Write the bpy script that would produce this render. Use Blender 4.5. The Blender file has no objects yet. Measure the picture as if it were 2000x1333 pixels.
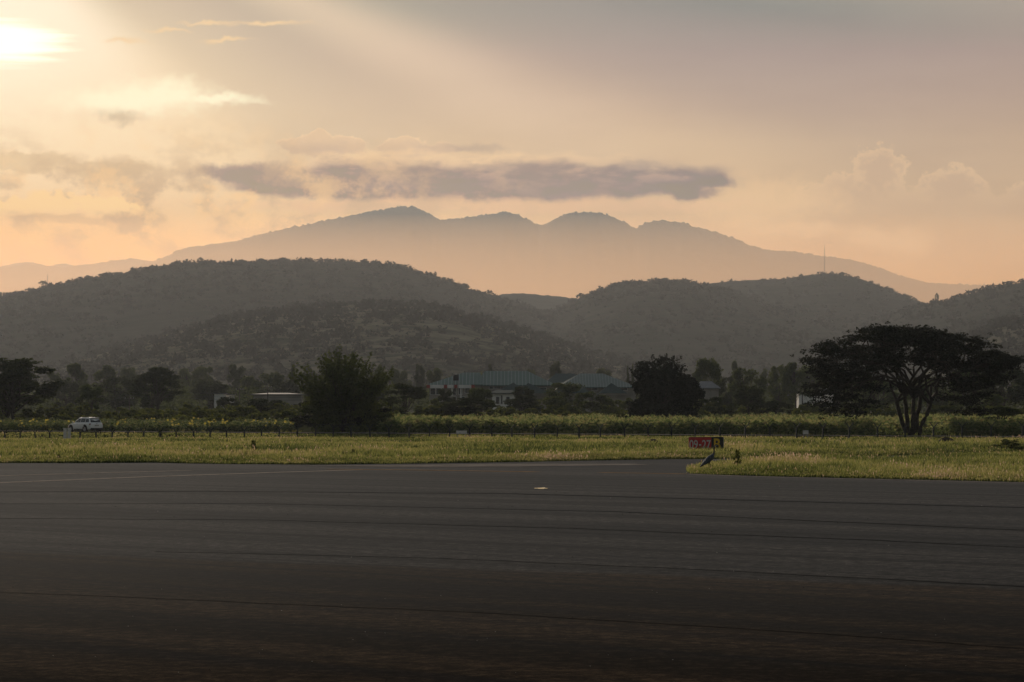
import bpy, math, random
import numpy as np
from mathutils import Vector, Matrix

# ------------------------------------------------------------------ camera
scn = bpy.context.scene
col = scn.collection
FPX = 5556.0                     # focal length in pixels of a 2000 px wide picture
EYE = 3.0
HAZE = 4.7e-5                    # extinction of the air per metre
HAZE2 = 2.0e-5                   # added by the smokier air beyond 700 m
PITCH = math.atan(127.5 / FPX)
cd = bpy.data.cameras.new('camera')
cd.sensor_width = 36.0
cd.lens = FPX / 2000 * 36
cd.clip_start = 0.5
cd.clip_end = 60000
cam = bpy.data.objects.new('camera', cd)
cam.location = (0, 0, EYE)
cam.rotation_euler = (math.pi / 2 + PITCH, 0, 0)
col.objects.link(cam)
scn.camera = cam
scn.view_settings.view_transform = 'Standard'
scn.view_settings.look = 'None'
scn.view_settings.exposure = 0.0
scn.view_settings.gamma = 1.0
scn.view_settings.use_curve_mapping = False
scn.cycles.max_bounces = 6
scn.cycles.diffuse_bounces = 2
scn.cycles.glossy_bounces = 2
scn.cycles.transmission_bounces = 4
scn.cycles.transparent_max_bounces = 8
scn.cycles.volume_bounces = 1

def uv(px, py):
    a = (px - 1000) / FPX
    b = (666.5 - py) / FPX
    y = math.cos(PITCH) - b * math.sin(PITCH)
    z = math.sin(PITCH) + b * math.cos(PITCH)
    return a / y, z / y

def at(px, py, d):
    """world point seen at a pixel of the photograph, d metres ahead"""
    u, v = uv(px, py)
    return Vector((u * d, d, EYE + v * d))

def onground(px, py, z=0.0):
    u, v = uv(px, py)
    d = (z - EYE) / v
    return Vector((u * d, d, z))

# ------------------------------------------------------------------ node expression helper
class NX:
    tree = None
    def __init__(self, s): self.s = s
    @staticmethod
    def m(op, *a):
        n = NX.tree.nodes.new('ShaderNodeMath'); n.operation = op
        for i, v in enumerate(a):
            if isinstance(v, NX): NX.tree.links.new(v.s, n.inputs[i])
            else: n.inputs[i].default_value = v
        return NX(n.outputs[0])
    def __add__(s, o): return NX.m('ADD', s, o)
    __radd__ = __add__
    def __sub__(s, o): return NX.m('SUBTRACT', s, o)
    def __rsub__(s, o): return NX.m('SUBTRACT', o, s)
    def __mul__(s, o): return NX.m('MULTIPLY', s, o)
    __rmul__ = __mul__
    def __truediv__(s, o): return NX.m('DIVIDE', s, o)
    def __rtruediv__(s, o): return NX.m("DIVIDE", o, s)
    def __pow__(s, o): return NX.m('POWER', s, o)
def mx(a, b): return NX.m('MAXIMUM', a, b)
def mn(a, b): return NX.m('MINIMUM', a, b)
def nexp(a): return NX.m('EXPONENT', a)
def sstep(x, lo, hi, a=0.0, b=1.0):
    n = NX.tree.nodes.new('ShaderNodeMapRange'); n.interpolation_type = 'SMOOTHSTEP'
    NX.tree.links.new(x.s, n.inputs[0])
    n.inputs[1].default_value = lo; n.inputs[2].default_value = hi
    n.inputs[3].default_value = a; n.inputs[4].default_value = b
    return NX(n.outputs[0])
def comb(x, y, z=0.0):
    n = NX.tree.nodes.new('ShaderNodeCombineXYZ')
    for i, v in enumerate((x, y, z)):
        if isinstance(v, NX): NX.tree.links.new(v.s, n.inputs[i])
        else: n.inputs[i].default_value = v
    return NX(n.outputs[0])
def noise(vec, scale=1.0, detail=4.0, rough=0.55, dist=0.0):
    n = NX.tree.nodes.new('ShaderNodeTexNoise'); n.noise_dimensions = '3D'
    if vec is not None: NX.tree.links.new(vec.s, n.inputs['Vector'])
    n.inputs['Scale'].default_value = scale
    n.inputs['Detail'].default_value = detail
    n.inputs['Roughness'].default_value = rough
    n.inputs['Distortion'].default_value = dist
    return NX(n.outputs['Fac'])
def _setc(sock, v):
    if isinstance(v, NX): NX.tree.links.new(v.s, sock)
    elif isinstance(v, (tuple, list)): sock.default_value = (v[0], v[1], v[2], 1.0)
    else: sock.default_value = (v, v, v, 1.0)
def mixc(f, a, b, mode='MIX'):
    n = NX.tree.nodes.new('ShaderNodeMix'); n.data_type = 'RGBA'; n.blend_type = mode
    n.clamp_factor = True
    if isinstance(f, NX): NX.tree.links.new(f.s, n.inputs[0])
    else: n.inputs[0].default_value = f
    _setc(n.inputs[6], a); _setc(n.inputs[7], b)
    return NX(n.outputs[2])
def ramp(f, stops, interp='LINEAR'):
    n = NX.tree.nodes.new('ShaderNodeValToRGB'); cr = n.color_ramp; cr.interpolation = interp
    NX.tree.links.new(f.s, n.inputs[0])
    while len(cr.elements) < len(stops): cr.elements.new(0.5)
    for e, (p, c) in zip(cr.elements, stops):
        e.position = p; e.color = (c[0], c[1], c[2], 1.0)
    return NX(n.outputs[0])
def lin(*c):
    return tuple(((v / 255) / 12.92 if v / 255 <= 0.04045 else ((v / 255 + 0.055) / 1.055) ** 2.4) for v in c)

# ------------------------------------------------------------------ world sky
SUN_AZ, SUN_EL = -12.0, 11.5     # degrees to the right of straight ahead, degrees up
w = bpy.data.worlds.new('World'); scn.world = w
w.use_nodes = True
nt = w.node_tree
for n in list(nt.nodes): nt.nodes.remove(n)
NX.tree = nt
tc = nt.nodes.new('ShaderNodeTexCoord')
sep = nt.nodes.new('ShaderNodeSeparateXYZ')
nt.links.new(tc.outputs['Generated'], sep.inputs[0])
X, Y, Z = (NX(sep.outputs[i]) for i in range(3))
AZ = NX.m('ARCTAN2', X, Y) * 57.29578
EL = NX.m('ARCSINE', Z) * 57.29578
def az(px): return (px - 1000) / 97.0
def el(py): return (794 - py) / 97.0

sky = nt.nodes.new('ShaderNodeTexSky'); sky.sky_type = 'NISHITA'
sky.sun_disc = False
sky.sun_elevation = math.radians(SUN_EL)
sky.sun_rotation = math.radians(SUN_AZ)
sky.air_density = 1.6; sky.dust_density = 3.0; sky.ozone_density = 1.0
nish = NX(sky.outputs[0])
vm = nt.nodes.new('ShaderNodeVectorMath'); vm.operation = 'SCALE'
nt.links.new(nish.s, vm.inputs[0]); vm.inputs['Scale'].default_value = 0.07
nish = NX(vm.outputs[0])

# thin overcast veil, tinted by elevation
e01 = sstep(EL, -3.0, 13.0); e01.s.node.interpolation_type = 'LINEAR'
def ep(py): return (el(py) + 3.0) / 16.0
veil = ramp(e01, [
    (0.0, lin(205, 160, 118)),
    (ep(620), lin(228, 180, 130)),
    (ep(500), lin(226, 186, 142)),
    (ep(380), lin(220, 188, 148)),
    (ep(280), lin(213, 184, 150)),
    (ep(200), lin(198, 172, 149)),
    (ep(110), lin(178, 158, 146)),
    (ep(20), lin(140, 143, 136)),
    (1.0, lin(120, 128, 130))])
# a little less light to the right of the picture, warmer towards the sun
veil = mixc(sstep(AZ, 1.0, 12.0, 0.0, 0.8), veil, mixc(1.0, veil, lin(238, 234, 236), 'MULTIPLY'))
flat = comb(AZ * 0.22, EL * 0.9)
big = noise(flat, 0.8, 4, 0.6)
veil = mixc(sstep(big, 0.35, 0.7, 0.0, 0.35), veil, mixc(1.0, veil, lin(228, 226, 230), 'MULTIPLY'))
# shafts of light and shade fanning out from the hidden sun
ang = NX.m('ARCTAN2', SUN_EL - EL, AZ - SUN_AZ)
dsun = NX.m('SQRT', (AZ - SUN_AZ) * (AZ - SUN_AZ) + (EL - SUN_EL) * (EL - SUN_EL))
ray = noise(comb(ang * 5.2, dsun * 0.02, 3.3), 1.0, 2, 0.5)
rayf = sstep(EL, 2.5, 6.0) * sstep(ray, 0.40, 0.60)
def band(lo, hi, s=0.03):
    return sstep(ang, lo - s, lo + s) * sstep(ang, hi - s, hi + s, 1.0, 0.0)
SKYPRE = mixc(rayf * 0.16, veil, lin(168, 150, 144))
SKYPRE = mixc(band(0.46, 0.74, 0.09) * sstep(dsun, 7.0, 14.0, 1.0, 0.0) * 0.9, SKYPRE, lin(142, 131, 133))
SKYPRE = mixc(band(0.37, 0.46, 0.05) * sstep(dsun, 9.0, 18.0, 1.0, 0.0) * 0.6, SKYPRE, lin(222, 196, 172))
SKYPRE = mixc(band(0.20, 0.34, 0.05) * sstep(dsun, 12.0, 26.0, 1.0, 0.0) * 0.45, SKYPRE, lin(152, 141, 137))
SKYPRE = mixc(band(0.12, 0.18, 0.03) * sstep(EL, 3.0, 6.0) * 0.35, SKYPRE, lin(204, 180, 160))
wedge = sstep(ang, 0.66, 0.90)

warpv = comb(AZ, EL, 0.0)
n1 = noise(comb(AZ, EL, 1.7), 1.3, 5, 0.6) - 0.5
n2 = noise(comb(AZ, EL, 9.1), 1.3, 5, 0.6) - 0.5
WA = AZ + n1 * 0.9
WE = EL + n2 * 0.55
nf = (noise(comb(AZ, EL * 1.2, 5.0), 3.5, 6, 0.66) - 0.5) * 1.6
def ell(px, py, rx, ry, rough=0.8, warp=1.0):
    a = (WA if warp else AZ) - az(px); e = (WE if warp else EL) - el(py)
    a = a * (97.0 / rx); e = e * (97.0 / ry)
    f = 1.0 - NX.m('SQRT', a * a + e * e)
    return f + nf * rough if rough else f
def gauss(px, py, rx, ry):
    a = (AZ - az(px)) * (97.0 / rx); e = (EL - el(py)) * (97.0 / ry)
    return nexp((a * a + e * e) * -0.5)
def union(fs):
    r = fs[0]
    for f in fs[1:]: r = mx(r, f)
    return r
S = SKYPRE
# glow round the sun behind the cloud
def addc(S, f, c): return mixc(f, S, c, 'MIX')
S = addc(S, gauss(-120, 230, 460, 230) * 0.92, lin(255, 236, 196))
S = addc(S, gauss(-60, 20, 420, 260) * 0.95 * wedge, lin(252, 234, 208))
S = addc(S, gauss(-40, 150, 170, 130) * 0.85 * wedge, lin(255, 250, 228))
S = addc(S, gauss(0, 320, 620, 150) * 0.62, lin(250, 218, 168))
S = addc(S, gauss(-60, 510, 620, 90) * 0.8, lin(250, 196, 130))
# dark shaft just right of the bright gap
# far cumulus at the right
R = union([ell(1722, 340, 50, 48, 1.3), ell(1650, 385, 95, 42, 1.3), ell(1850, 372, 70, 44, 1.3), ell(1985, 405, 60, 38, 1.3), ell(1780, 440, 330, 62, 0.3)])
S = addc(S, sstep(R, 0.0, 0.12) * sstep(EL, el(470), el(350)) * 0.42, lin(204, 172, 142))
S = addc(S, sstep(R, -0.12, 0.08) * sstep(R, 0.04, 0.60, 1.0, 0.0) * sstep(EL, el(430), el(330)) * 0.4, lin(236, 200, 156))
R2 = union([ell(1580, 452, 75, 15), ell(1700, 470, 60, 22), ell(1765, 478, 50, 26)])
S = addc(S, sstep(R2, -0.5, 0.8) * 0.4, lin(240, 200, 154))
S = addc(S, sstep(ell(1490, 400, 170, 55, 0.8), -0.3, 0.7) * 0.5, lin(240, 200, 152))
# puffs behind the long cloud
P = union([ell(600, 288, 62, 24), ell(625, 282, 34, 24), ell(680, 289, 48, 22), ell(795, 290, 52, 24), ell(860, 292, 40, 12)])
Pe = sstep(EL + nf * 0.12, el(296), el(268))
S = addc(S, sstep(P, 0.0, 0.12) * 0.8, mixc(Pe, lin(206, 178, 150), lin(228, 196, 158)))
S = addc(S, sstep(P, -0.02, 0.05) * sstep(P, 0.05, 0.22, 1.0, 0.0) * Pe * 0.55, lin(246, 214, 172))
# long lens-shaped cloud over the mountain: peach cap, mauve belly
wisp = noise(comb(AZ * 0.6, EL * 2.0, 2.0), 1.5, 6, 0.62)
soft = (noise(comb(AZ * 0.7, EL * 1.2, 6.0), 1.6, 6, 0.6) - 0.5)
ca = (WA - az(900)) * (97.0 / 500.0); ca2 = ca * ca
cwin = sstep(NX.m('ABSOLUTE', ca), 0.72, 1.04, 1.0, 0.0)
ctop = el(292) - ca2 * 0.42 + soft * 0.55
CE = EL + n2 * 0.25
bb = el(396) + ca2 * ca2 * 0.30 + soft * 0.10
capm = sstep(CE - bb, 0.0, 0.30) * sstep(CE - ctop, -0.25, 0.05, 1.0, 0.0) * cwin
S = addc(S, capm * 0.95, lin(252, 215, 166))
S = addc(S, capm * sstep(wisp, 0.52, 0.40) * 0.5, lin(196, 170, 146))
ba = (WA - az(930)) * (97.0 / 510.0); ba2 = ba * ba
bwin = sstep(NX.m('ABSOLUTE', ba), 0.84, 1.06, 1.0, 0.0)
btop = el(310) - ba2 * 0.22 + soft * 0.45
belly = sstep(CE - bb, -0.03, 0.13) * sstep(CE - btop, -0.22, 0.12, 1.0, 0.0) * bwin
S = addc(S, belly * 0.92, mixc(sstep(wisp, 0.42, 0.62), lin(148, 133, 126), lin(162, 144, 133)))
S = addc(S, belly * sstep(EL, el(365), el(330)) * sstep(wisp, 0.50, 0.62) * 0.4, lin(222, 184, 150))
dk = union([ell(458, 341, 92, 17, 0.7), ell(524, 342, 30, 18, 0.5)])
S = addc(S, sstep(dk, -0.25, 0.6) * 0.85, lin(160, 143, 132))
S = addc(S, sstep(union([ell(1340, 374, 80, 17, 0.6), ell(1395, 357, 50, 13, 0.6)]), -0.25, 0.7) * 0.85, lin(144, 129, 124))
S = addc(S, sstep(union([ell(925, 289, 60, 10, 0.7), ell(1243, 328, 45, 11, 0.7), ell(960, 322, 46, 9, 0.7)]), -0.3, 0.7) * 0.6, lin(178, 158, 140))
S = addc(S, sstep(ell(930, 402, 540, 16, 0.8), -0.3, 0.6) * 0.45, lin(236, 192, 152))
# clouds under the sun at the left
L = union([ell(60, 322, 110, 26), ell(215, 335, 120, 22)])
S = addc(S, sstep(L, 0.0, 0.4) * 0.55, lin(214, 186, 144))
S = addc(S, sstep(noise(comb(AZ, EL * 1.4, 7.0), 1.0, 5, 0.6), 0.44, 0.62) * gauss(300, 400, 440, 85) * 0.85, lin(206, 178, 142))
S = addc(S, sstep(noise(comb(AZ, EL * 1.2, 4.2), 1.1, 5, 0.62), 0.5, 0.66) * gauss(330, 400, 360, 70) * 0.8, lin(250, 208, 152))
L2 = union([ell(95, 408, 86, 26, 1.2), ell(215, 410, 62, 26, 1.2), ell(30, 412, 50, 18, 1.2)])
S = addc(S, sstep(L2, -0.1, 0.25) * sstep(EL, el(432), el(408)) * 0.95, lin(255, 216, 158))
S = addc(S, sstep(ell(160, 432, 150, 12, 0.3), 0.0, 0.6) * 0.4, lin(206, 176, 140))
Wc = union([ell(240, 205, 100, 22), ell(310, 192, 90, 30), ell(420, 198, 80, 9)])
S = addc(S, sstep(Wc, -0.7, 0.7) * 0.9, lin(255, 246, 210))
S = addc(S, sstep(ell(236, 238, 46, 16, 1.2), -0.4, 1.0) * 0.6, lin(186, 168, 140))
# small lit wisps high up
Hw = union([ell(520, 52, 90, 6, 0.6, 1), ell(405, 50, 70, 4, 0.6, 1), ell(440, 84, 55, 5, 0.6, 1), ell(245, 87, 40, 7, 0.6, 1), ell(320, 63, 50, 4, 0.6, 1)])
S = addc(S, sstep(Hw, -0.3, 1.0) * 0.85, lin(236, 205, 160))
# the gap the sun burns through
stre = noise(comb(AZ * 0.25, EL * 7.0, 8.0), 1.0, 3, 0.6)
gap = ell(10, 97, 130, 44, 0.0, 0) + (stre - 0.5) * 1.4
brt = addc(S, sstep(gap, -0.15, 0.6) * 0.8, (1.5, 1.35, 1.1))
# the sky as it is above the haze layer: what the layer takes away and adds is undone here
LEN = mn(757.0 / mx(NX.m('SINE', EL / 57.29578), 0.02), 13000.0)
TR = nexp(LEN * (-HAZE - HAZE2) + 700.0 * HAZE2)
AIR = mixc(sstep(AZ, -1.0, 12.0), mixc(sstep(AZ, -12.0, 1.0), (0.98, 0.78, 0.50), (0.78, 0.62, 0.41)), (0.60, 0.48, 0.35))
invT = 1.0 / TR
def vop(op, a, b):
    n = nt.nodes.new('ShaderNodeVectorMath'); n.operation = op
    nt.links.new(a.s, n.inputs[0])
    if op == 'SCALE': nt.links.new(b.s, n.inputs['Scale'])
    else: nt.links.new(b.s, n.inputs[1])
    return NX(n.outputs[0])
vis = vop('SCALE', vop('SUBTRACT', brt, vop('SCALE', AIR, 1.0 - TR)), invT)
vis = vop('MAXIMUM', vis, comb(0.02, 0.02, 0.02))
# rest of the dome: physical sky through thin cloud
high = sstep(EL, 9.0, 30.0)
dome = mixc(0.5, nish, mixc(1.0, nish, (0.16, 0.17, 0.19), 'MIX'))
back = sstep(NX.m('ABSOLUTE', AZ), 25.0, 80.0)
out = mixc(mx(high, back), vis, dome)
out = mixc(0.06, out, nish)
bg = nt.nodes.new('ShaderNodeBackground'); bg.inputs[1].default_value = 1.0
nt.links.new(out.s, bg.inputs[0])
wo = nt.nodes.new('ShaderNodeOutputWorld')
nt.links.new(bg.outputs[0], wo.inputs[0])
w.cycles.sampling_method = 'MANUAL'
w.cycles.sample_map_resolution = 1024

# ------------------------------------------------------------------ sun
sl = bpy.data.lights.new('sun', 'SUN')
sl.energy = 2.6; sl.angle = math.radians(3.0); sl.color = (1.0, 0.84, 0.66)
so = bpy.data.objects.new('sun', sl); col.objects.link(so)
sa, se = math.radians(SUN_AZ), math.radians(SUN_EL)
sdir = Vector((math.sin(sa) * math.cos(se), math.cos(sa) * math.cos(se), math.sin(se)))
so.rotation_euler = sdir.to_track_quat('Z', 'Y').to_euler()
so.location = (0, 0, 60)

# ------------------------------------------------------------------ mesh and tag helpers
def setp(o, label=None, category=None, group=None, kind=None):
    if label: o['label'] = label
    if category: o['category'] = category
    if group: o['group'] = group
    if kind: o['kind'] = kind
    return o
def mesh_np(name, V, F, mats, mi=None, smooth=False, parent=None, loc=None, attr=None):
    """V (n,3) float, F list of faces or (m,k) array"""
    me = bpy.data.meshes.new(name)
    V = np.asarray(V, dtype=np.float32)
    if isinstance(F, np.ndarray):
        m, k = F.shape
        me.vertices.add(len(V)); me.vertices.foreach_set('co', V.ravel())
        me.loops.add(m * k); me.loops.foreach_set('vertex_index', F.astype(np.int32).ravel())
        me.polygons.add(m)
        me.polygons.foreach_set('loop_start', np.arange(0, m * k, k, dtype=np.int32))
        me.polygons.foreach_set('loop_total', np.full(m, k, dtype=np.int32))
        me.update(calc_edges=True)
    else:
        me.from_pydata([tuple(map(float, v)) for v in V], [], [tuple(map(int, f)) for f in F]); me.update()
    for mt in (mats if isinstance(mats, (list, tuple)) else [mats]): me.materials.append(mt)
    if mi is not None: me.polygons.foreach_set('material_index', np.asarray(mi, dtype=np.int32))
    if smooth: me.polygons.foreach_set('use_smooth', np.ones(len(me.polygons), dtype=bool))
    if attr is not None:
        at_ = me.attributes.new('tint', 'FLOAT', 'POINT'); at_.data.foreach_set('value', np.asarray(attr, dtype=np.float32))
    o = bpy.data.objects.new(name, me); col.objects.link(o)
    if parent: o.parent = parent
    if loc is not None: o.location = loc
    return o
def empty(name, loc=(0, 0, 0), rz=0.0):
    o = bpy.data.objects.new(name, None); col.objects.link(o)
    o.location = loc; o.rotation_euler = (0, 0, rz); o.empty_display_size = 0.3
    return o

rs = np.random.RandomState(7)
_T = rs.rand(256, 256)
def vnoise(x, y, seed=0):
    x = np.asarray(x) + seed * 17.3; y = np.asarray(y) + seed * 31.7
    xi = np.floor(x).astype(int); yi = np.floor(y).astype(int)
    fx = x - xi; fy = y - yi
    fx = fx * fx * (3 - 2 * fx); fy = fy * fy * (3 - 2 * fy)
    g = lambda a, b: _T[a & 255, b & 255]
    return (g(xi, yi) * (1 - fx) + g(xi + 1, yi) * fx) * (1 - fy) + (g(xi, yi + 1) * (1 - fx) + g(xi + 1, yi + 1) * fx) * fy
def fbm(x, y, oct=5, seed=0, rough=0.5):
    s = 0; a = 1; t = 0
    for i in range(oct):
        s = s + a * vnoise(x * 2 ** i, y * 2 ** i, seed + i); t += a; a *= rough
    return s / t - 0.5

def new_mat(name):
    m = bpy.data.materials.new(name); m.use_nodes = True
    NX.tree = m.node_tree
    b = m.node_tree.nodes['Principled BSDF']
    return m, b
def gcoord(obj=True):
    t = NX.tree.nodes.new('ShaderNodeTexCoord'); return NX(t.outputs['Object'])
def pos():
    t = NX.tree.nodes.new('ShaderNodeNewGeometry'); return NX(t.outputs['Position'])
def vscale(v, s):
    n = NX.tree.nodes.new('ShaderNodeMapping'); NX.tree.links.new(v.s, n.inputs[0]); n.inputs['Scale'].default_value = s
    return NX(n.outputs[0])
def rotz(v, a, s=(1, 1, 1)):
    n = NX.tree.nodes.new('ShaderNodeMapping'); NX.tree.links.new(v.s, n.inputs[0]); n.inputs['Rotation'].default_value = (0, 0, a)
    return vscale(NX(n.outputs[0]), s)
def attrn(name='tint'):
    n = NX.tree.nodes.new('ShaderNodeAttribute'); n.attribute_name = name
    return NX(n.outputs['Fac'])
def objrand():
    n = NX.tree.nodes.new('ShaderNodeObjectInfo'); return NX(n.outputs['Random'])
def link(a, b): NX.tree.links.new(a.s if isinstance(a, NX) else a, b)
def bump(b, h, strength=0.3, dist=0.05):
    n = NX.tree.nodes.new('ShaderNodeBump'); n.inputs['Strength'].default_value = strength; n.inputs['Distance'].default_value = dist
    NX.tree.links.new(h.s, n.inputs['Height']); NX.tree.links.new(n.outputs[0], b.inputs['Normal'])
def simple(name, c, rough=0.7, metal=0.0, var=0.15, scale=3.0, spec=0.4):
    m, b = new_mat(name)
    k = noise(pos(), scale, 4, 0.6)
    link(mixc(sstep(k, 0.3, 0.7, 0, 1), tuple(x * (1 - var) for x in c), tuple(min(1, x * (1 + var)) for x in c)), b.inputs['Base Color'])
    b.inputs['Roughness'].default_value = rough; b.inputs['Metallic'].default_value = metal
    b.inputs['Specular IOR Level'].default_value = spec
    return m

# ------------------------------------------------------------------ hills
def hill_mat(name, scrub, soil, scale, mixlo, mixhi, strata=0.0):
    m, b = new_mat(name)
    p = pos()
    a = noise(p, scale, 6, 0.62)
    c = noise(p, scale * 0.22, 4, 0.5)
    f = sstep(a * 0.65 + c * 0.45, mixlo, mixhi)
    cc = mixc(f, scrub, soil)
    if strata:
        st = noise(vscale(p, (0.15, 0.15, 4.0)), scale * 1.6, 3, 0.6)
        cc = mixc(sstep(st, 0.55, 0.66) * strata, cc, tuple(min(1, k * 1.8) for k in soil))
    link(cc, b.inputs['Base Color'])
    b.inputs['Roughness'].default_value = 1.0
    b.inputs['Specular IOR Level'].default_value = 0.0
    return m
HM = {
 'near': hill_mat('scrub_hillside', (0.020, 0.028, 0.014), (0.14, 0.125, 0.085), 0.05, 0.40, 0.66, 0.25),
 'mid': hill_mat('hillside', (0.022, 0.028, 0.018), (0.042, 0.040, 0.030), 0.035, 0.40, 0.68, 0.2),
 'far': hill_mat('mountain_forest', (0.020, 0.024, 0.018), (0.04, 0.04, 0.03), 0.006, 0.4, 0.7),
}
HILLS = {}
def hill(name, prof, D, y0, mat, nx=260, ny=90, rough=0.05, seed=1, gexp=1.0, back=1.7, fringe=0.0, label=None, smooth=True, zbase=-2.0):
    px = np.array([p[0] for p in prof], float); py = np.array([p[1] for p in prof], float)
    X = np.linspace(px[0], px[-1], nx)
    # smooth interpolation of the ridge line
    Yp = np.interp(X, px, py)
    k = max(1, int(nx / (px[-1] - px[0]) * (7 if D > 5000 else 16)))
    ker = np.hanning(k + 2)[1:-1]; ker /= ker.sum()
    Yp = np.convolve(np.pad(Yp, k, 'edge'), ker, 'same')[k:-k]
    u = (X - 1000) / FPX
    v = np.array([uv(a, b)[1] for a, b in zip(X, Yp)])
    t = np.concatenate([np.linspace(0, 1, ny), 1 + np.linspace(0.04, back - 1, 14)])
    yy = y0 + (D - y0) * t
    def g(t):
        t = np.asarray(t)
        up = np.sin(np.clip(t, 0, 1) * math.pi / 2) ** 1.15 * 0.75 + 0.25 * np.clip(t, 0, 1) ** 1.5
        dn = np.clip(1 - ((t - 1) / (back - 1)) ** 2 * 1.05, -0.2, 1)
        return np.where(t <= 1, up ** gexp, dn)
    gt = g(t)
    ratio = (gt[:ny] / yy[:ny]).max()
    H = v / ratio                                   # column amplitude
    UU, TT = np.meshgrid(u, t); YY = np.meshgrid(u, yy)[1]
    XX = UU * YY
    Hm = max(H.max(), 1)
    sc = 1 / (Hm * 1.6)
    n = fbm(XX * sc, YY * sc * 0.6, 6, seed, 0.55) + 0.45 * fbm(XX * sc * 1.2, YY * sc * 0.25, 4, seed + 5)
    env = np.clip(TT, 0, 1) * (1 - 0.75 * np.exp(-((TT - 1) / 0.16) ** 2))
    ZZ = H[None, :] * gt[:, None] + Hm * rough * 4 * n * env
    ZZ += fringe * np.maximum(0, fbm(XX / 9.0, YY / 9.0, 3, seed + 9, 0.6) + 0.12) * np.exp(-((TT - 1) / 0.10) ** 2)
    # keep the front slope under its own skyline
    lim = (EYE + v[None, :] * YY) + fringe
    ZZ = np.where(TT < 0.97, np.minimum(ZZ, lim - 0.0008 * YY), ZZ)
    # sink the foot and the two ends below the plain
    ZZ = np.where(TT <= 0.0, zbase - 4, ZZ)
    nT, nX = ZZ.shape
    V = np.stack([XX, YY, ZZ], -1).reshape(-1, 3)
    i = np.arange(nT - 1)[:, None] * nX + np.arange(nX - 1)[None, :]
    F = np.stack([i, i + 1, i + 1 + nX, i + nX], -1).reshape(-1, 4)
    o = mesh_np(name, V, F, mat, smooth=smooth)
    setp(o, label, 'hill', kind='structure')
    HILLS[name + str(seed)] = (u, yy, ZZ, D, t)
    return (u, yy, ZZ)

def hz(h, x, y):
    """height of hill grid h at x, y (nearest cell, bilinear in u)"""
    u, yy, ZZ = h
    uu = x / y
    j = np.clip(np.searchsorted(yy, y) - 1, 0, len(yy) - 2)
    fy = (y - yy[j]) / (yy[j + 1] - yy[j])
    i = np.clip(((uu - u[0]) / (u[1] - u[0])).astype(int), 0, len(u) - 2)
    fx = (uu - u[i]) / (u[1] - u[0])
    return (ZZ[j, i] * (1 - fx) + ZZ[j, i + 1] * fx) * (1 - fy) + (ZZ[j + 1, i] * (1 - fx) + ZZ[j + 1, i + 1] * fx) * fy

MOUNT = [(-400, 640), (-100, 600), (100, 565), (250, 528), (300, 512), (330, 500), (345, 492), (375, 484), (420, 479), (455, 475), (500, 462), (550, 450), (600, 440), (650, 430), (700, 421), (740, 412), (780, 407), (805, 406), (825, 412), (845, 424), (860, 430), (880, 429), (920, 424), (960, 418), (985, 414), (1010, 418), (1030, 427), (1052, 438), (1065, 436), (1090, 423), (1115, 414), (1140, 412), (1170, 413), (1200, 422), (1225, 434), (1240, 444), (1250, 438), (1270, 430), (1290, 428), (1330, 433), (1370, 444), (1420, 458), (1460, 475), (1500, 488), (1530, 487), (1560, 491), (1610, 498), (1650, 503), (1680, 508), (1720, 520), (1760, 535), (1800, 547), (1850, 552), (1900, 553), (1930, 556), (2000, 562), (2200, 590), (2500, 640)]
hill('mountain', MOUNT, 9500, 6400, HM['far'], nx=1300, ny=110, rough=0.045, seed=3, fringe=20, back=1.35)
hill('mountain', [(-900, 560), (-500, 540), (-200, 527), (0, 524), (30, 517), (55, 514), (80, 518), (120, 522), (160, 517), (200, 512), (225, 507), (260, 504), (300, 509), (340, 515), (500, 540), (700, 580)], 10400, 8600, HM['far'], nx=300, ny=40, rough=0.02, seed=4, fringe=12, back=1.2)
hill('mountain', [(-600, 540), (-100, 530), (0, 520), (30, 514), (55, 511), (75, 515), (95, 521), (112, 516), (125, 514), (150, 521), (250, 540), (400, 570)], 12000, 10900, HM['far'], nx=200, ny=30, rough=0.01, seed=5, fringe=8, back=1.1)
LEFTH = hill('hill', [(-900, 640), (-500, 620), (-200, 600), (0, 575), (40, 568), (80, 560), (120, 552), (160, 546), (200, 540), (250, 532), (300, 523), (350, 516), (430, 516), (500, 513), (600, 510), (680, 511), (740, 515), (790, 523), (830, 537), (880, 552), (920, 567), (960, 577), (1000, 588), (1050, 602), (1100, 617), (1200, 652), (1300, 692), (1420, 735), (1550, 770)], 3800, 1900, HM['mid'], nx=600, ny=120, seed=6, fringe=3)
hill('hill', [(800, 640), (900, 600), (960, 579), (985, 572), (1010, 571), (1040, 573), (1080, 577), (1130, 582), (1200, 592), (1300, 620), (1500, 680)], 4500, 2900, HM['mid'], nx=260, ny=60, seed=7, fringe=4)
MASTHILL = hill('hill', [(1150, 600), (1300, 562), (1380, 551), (1430, 545), (1530, 543), (1560, 538), (1610, 532), (1640, 534), (1680, 543), (1720, 558), (1760, 573), (1790, 586), (1830, 602), (1900, 625), (2100, 690), (2400, 760)], 4300, 2500, HM['mid'], nx=420, ny=80, seed=8, fringe=1.5)
RIGHTH = hill('hill', [(700, 740), (900, 690), (1000, 650), (1060, 618), (1100, 598), (1130, 584), (1160, 571), (1200, 559), (1240, 552), (1290, 548), (1340, 549), (1400, 559), (1450, 573), (1500, 586), (1600, 604), (1700, 622), (1850, 660), (2100, 700), (2500, 760)], 3800, 1900, HM['mid'], nx=520, ny=110, seed=9, fringe=3)
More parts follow.
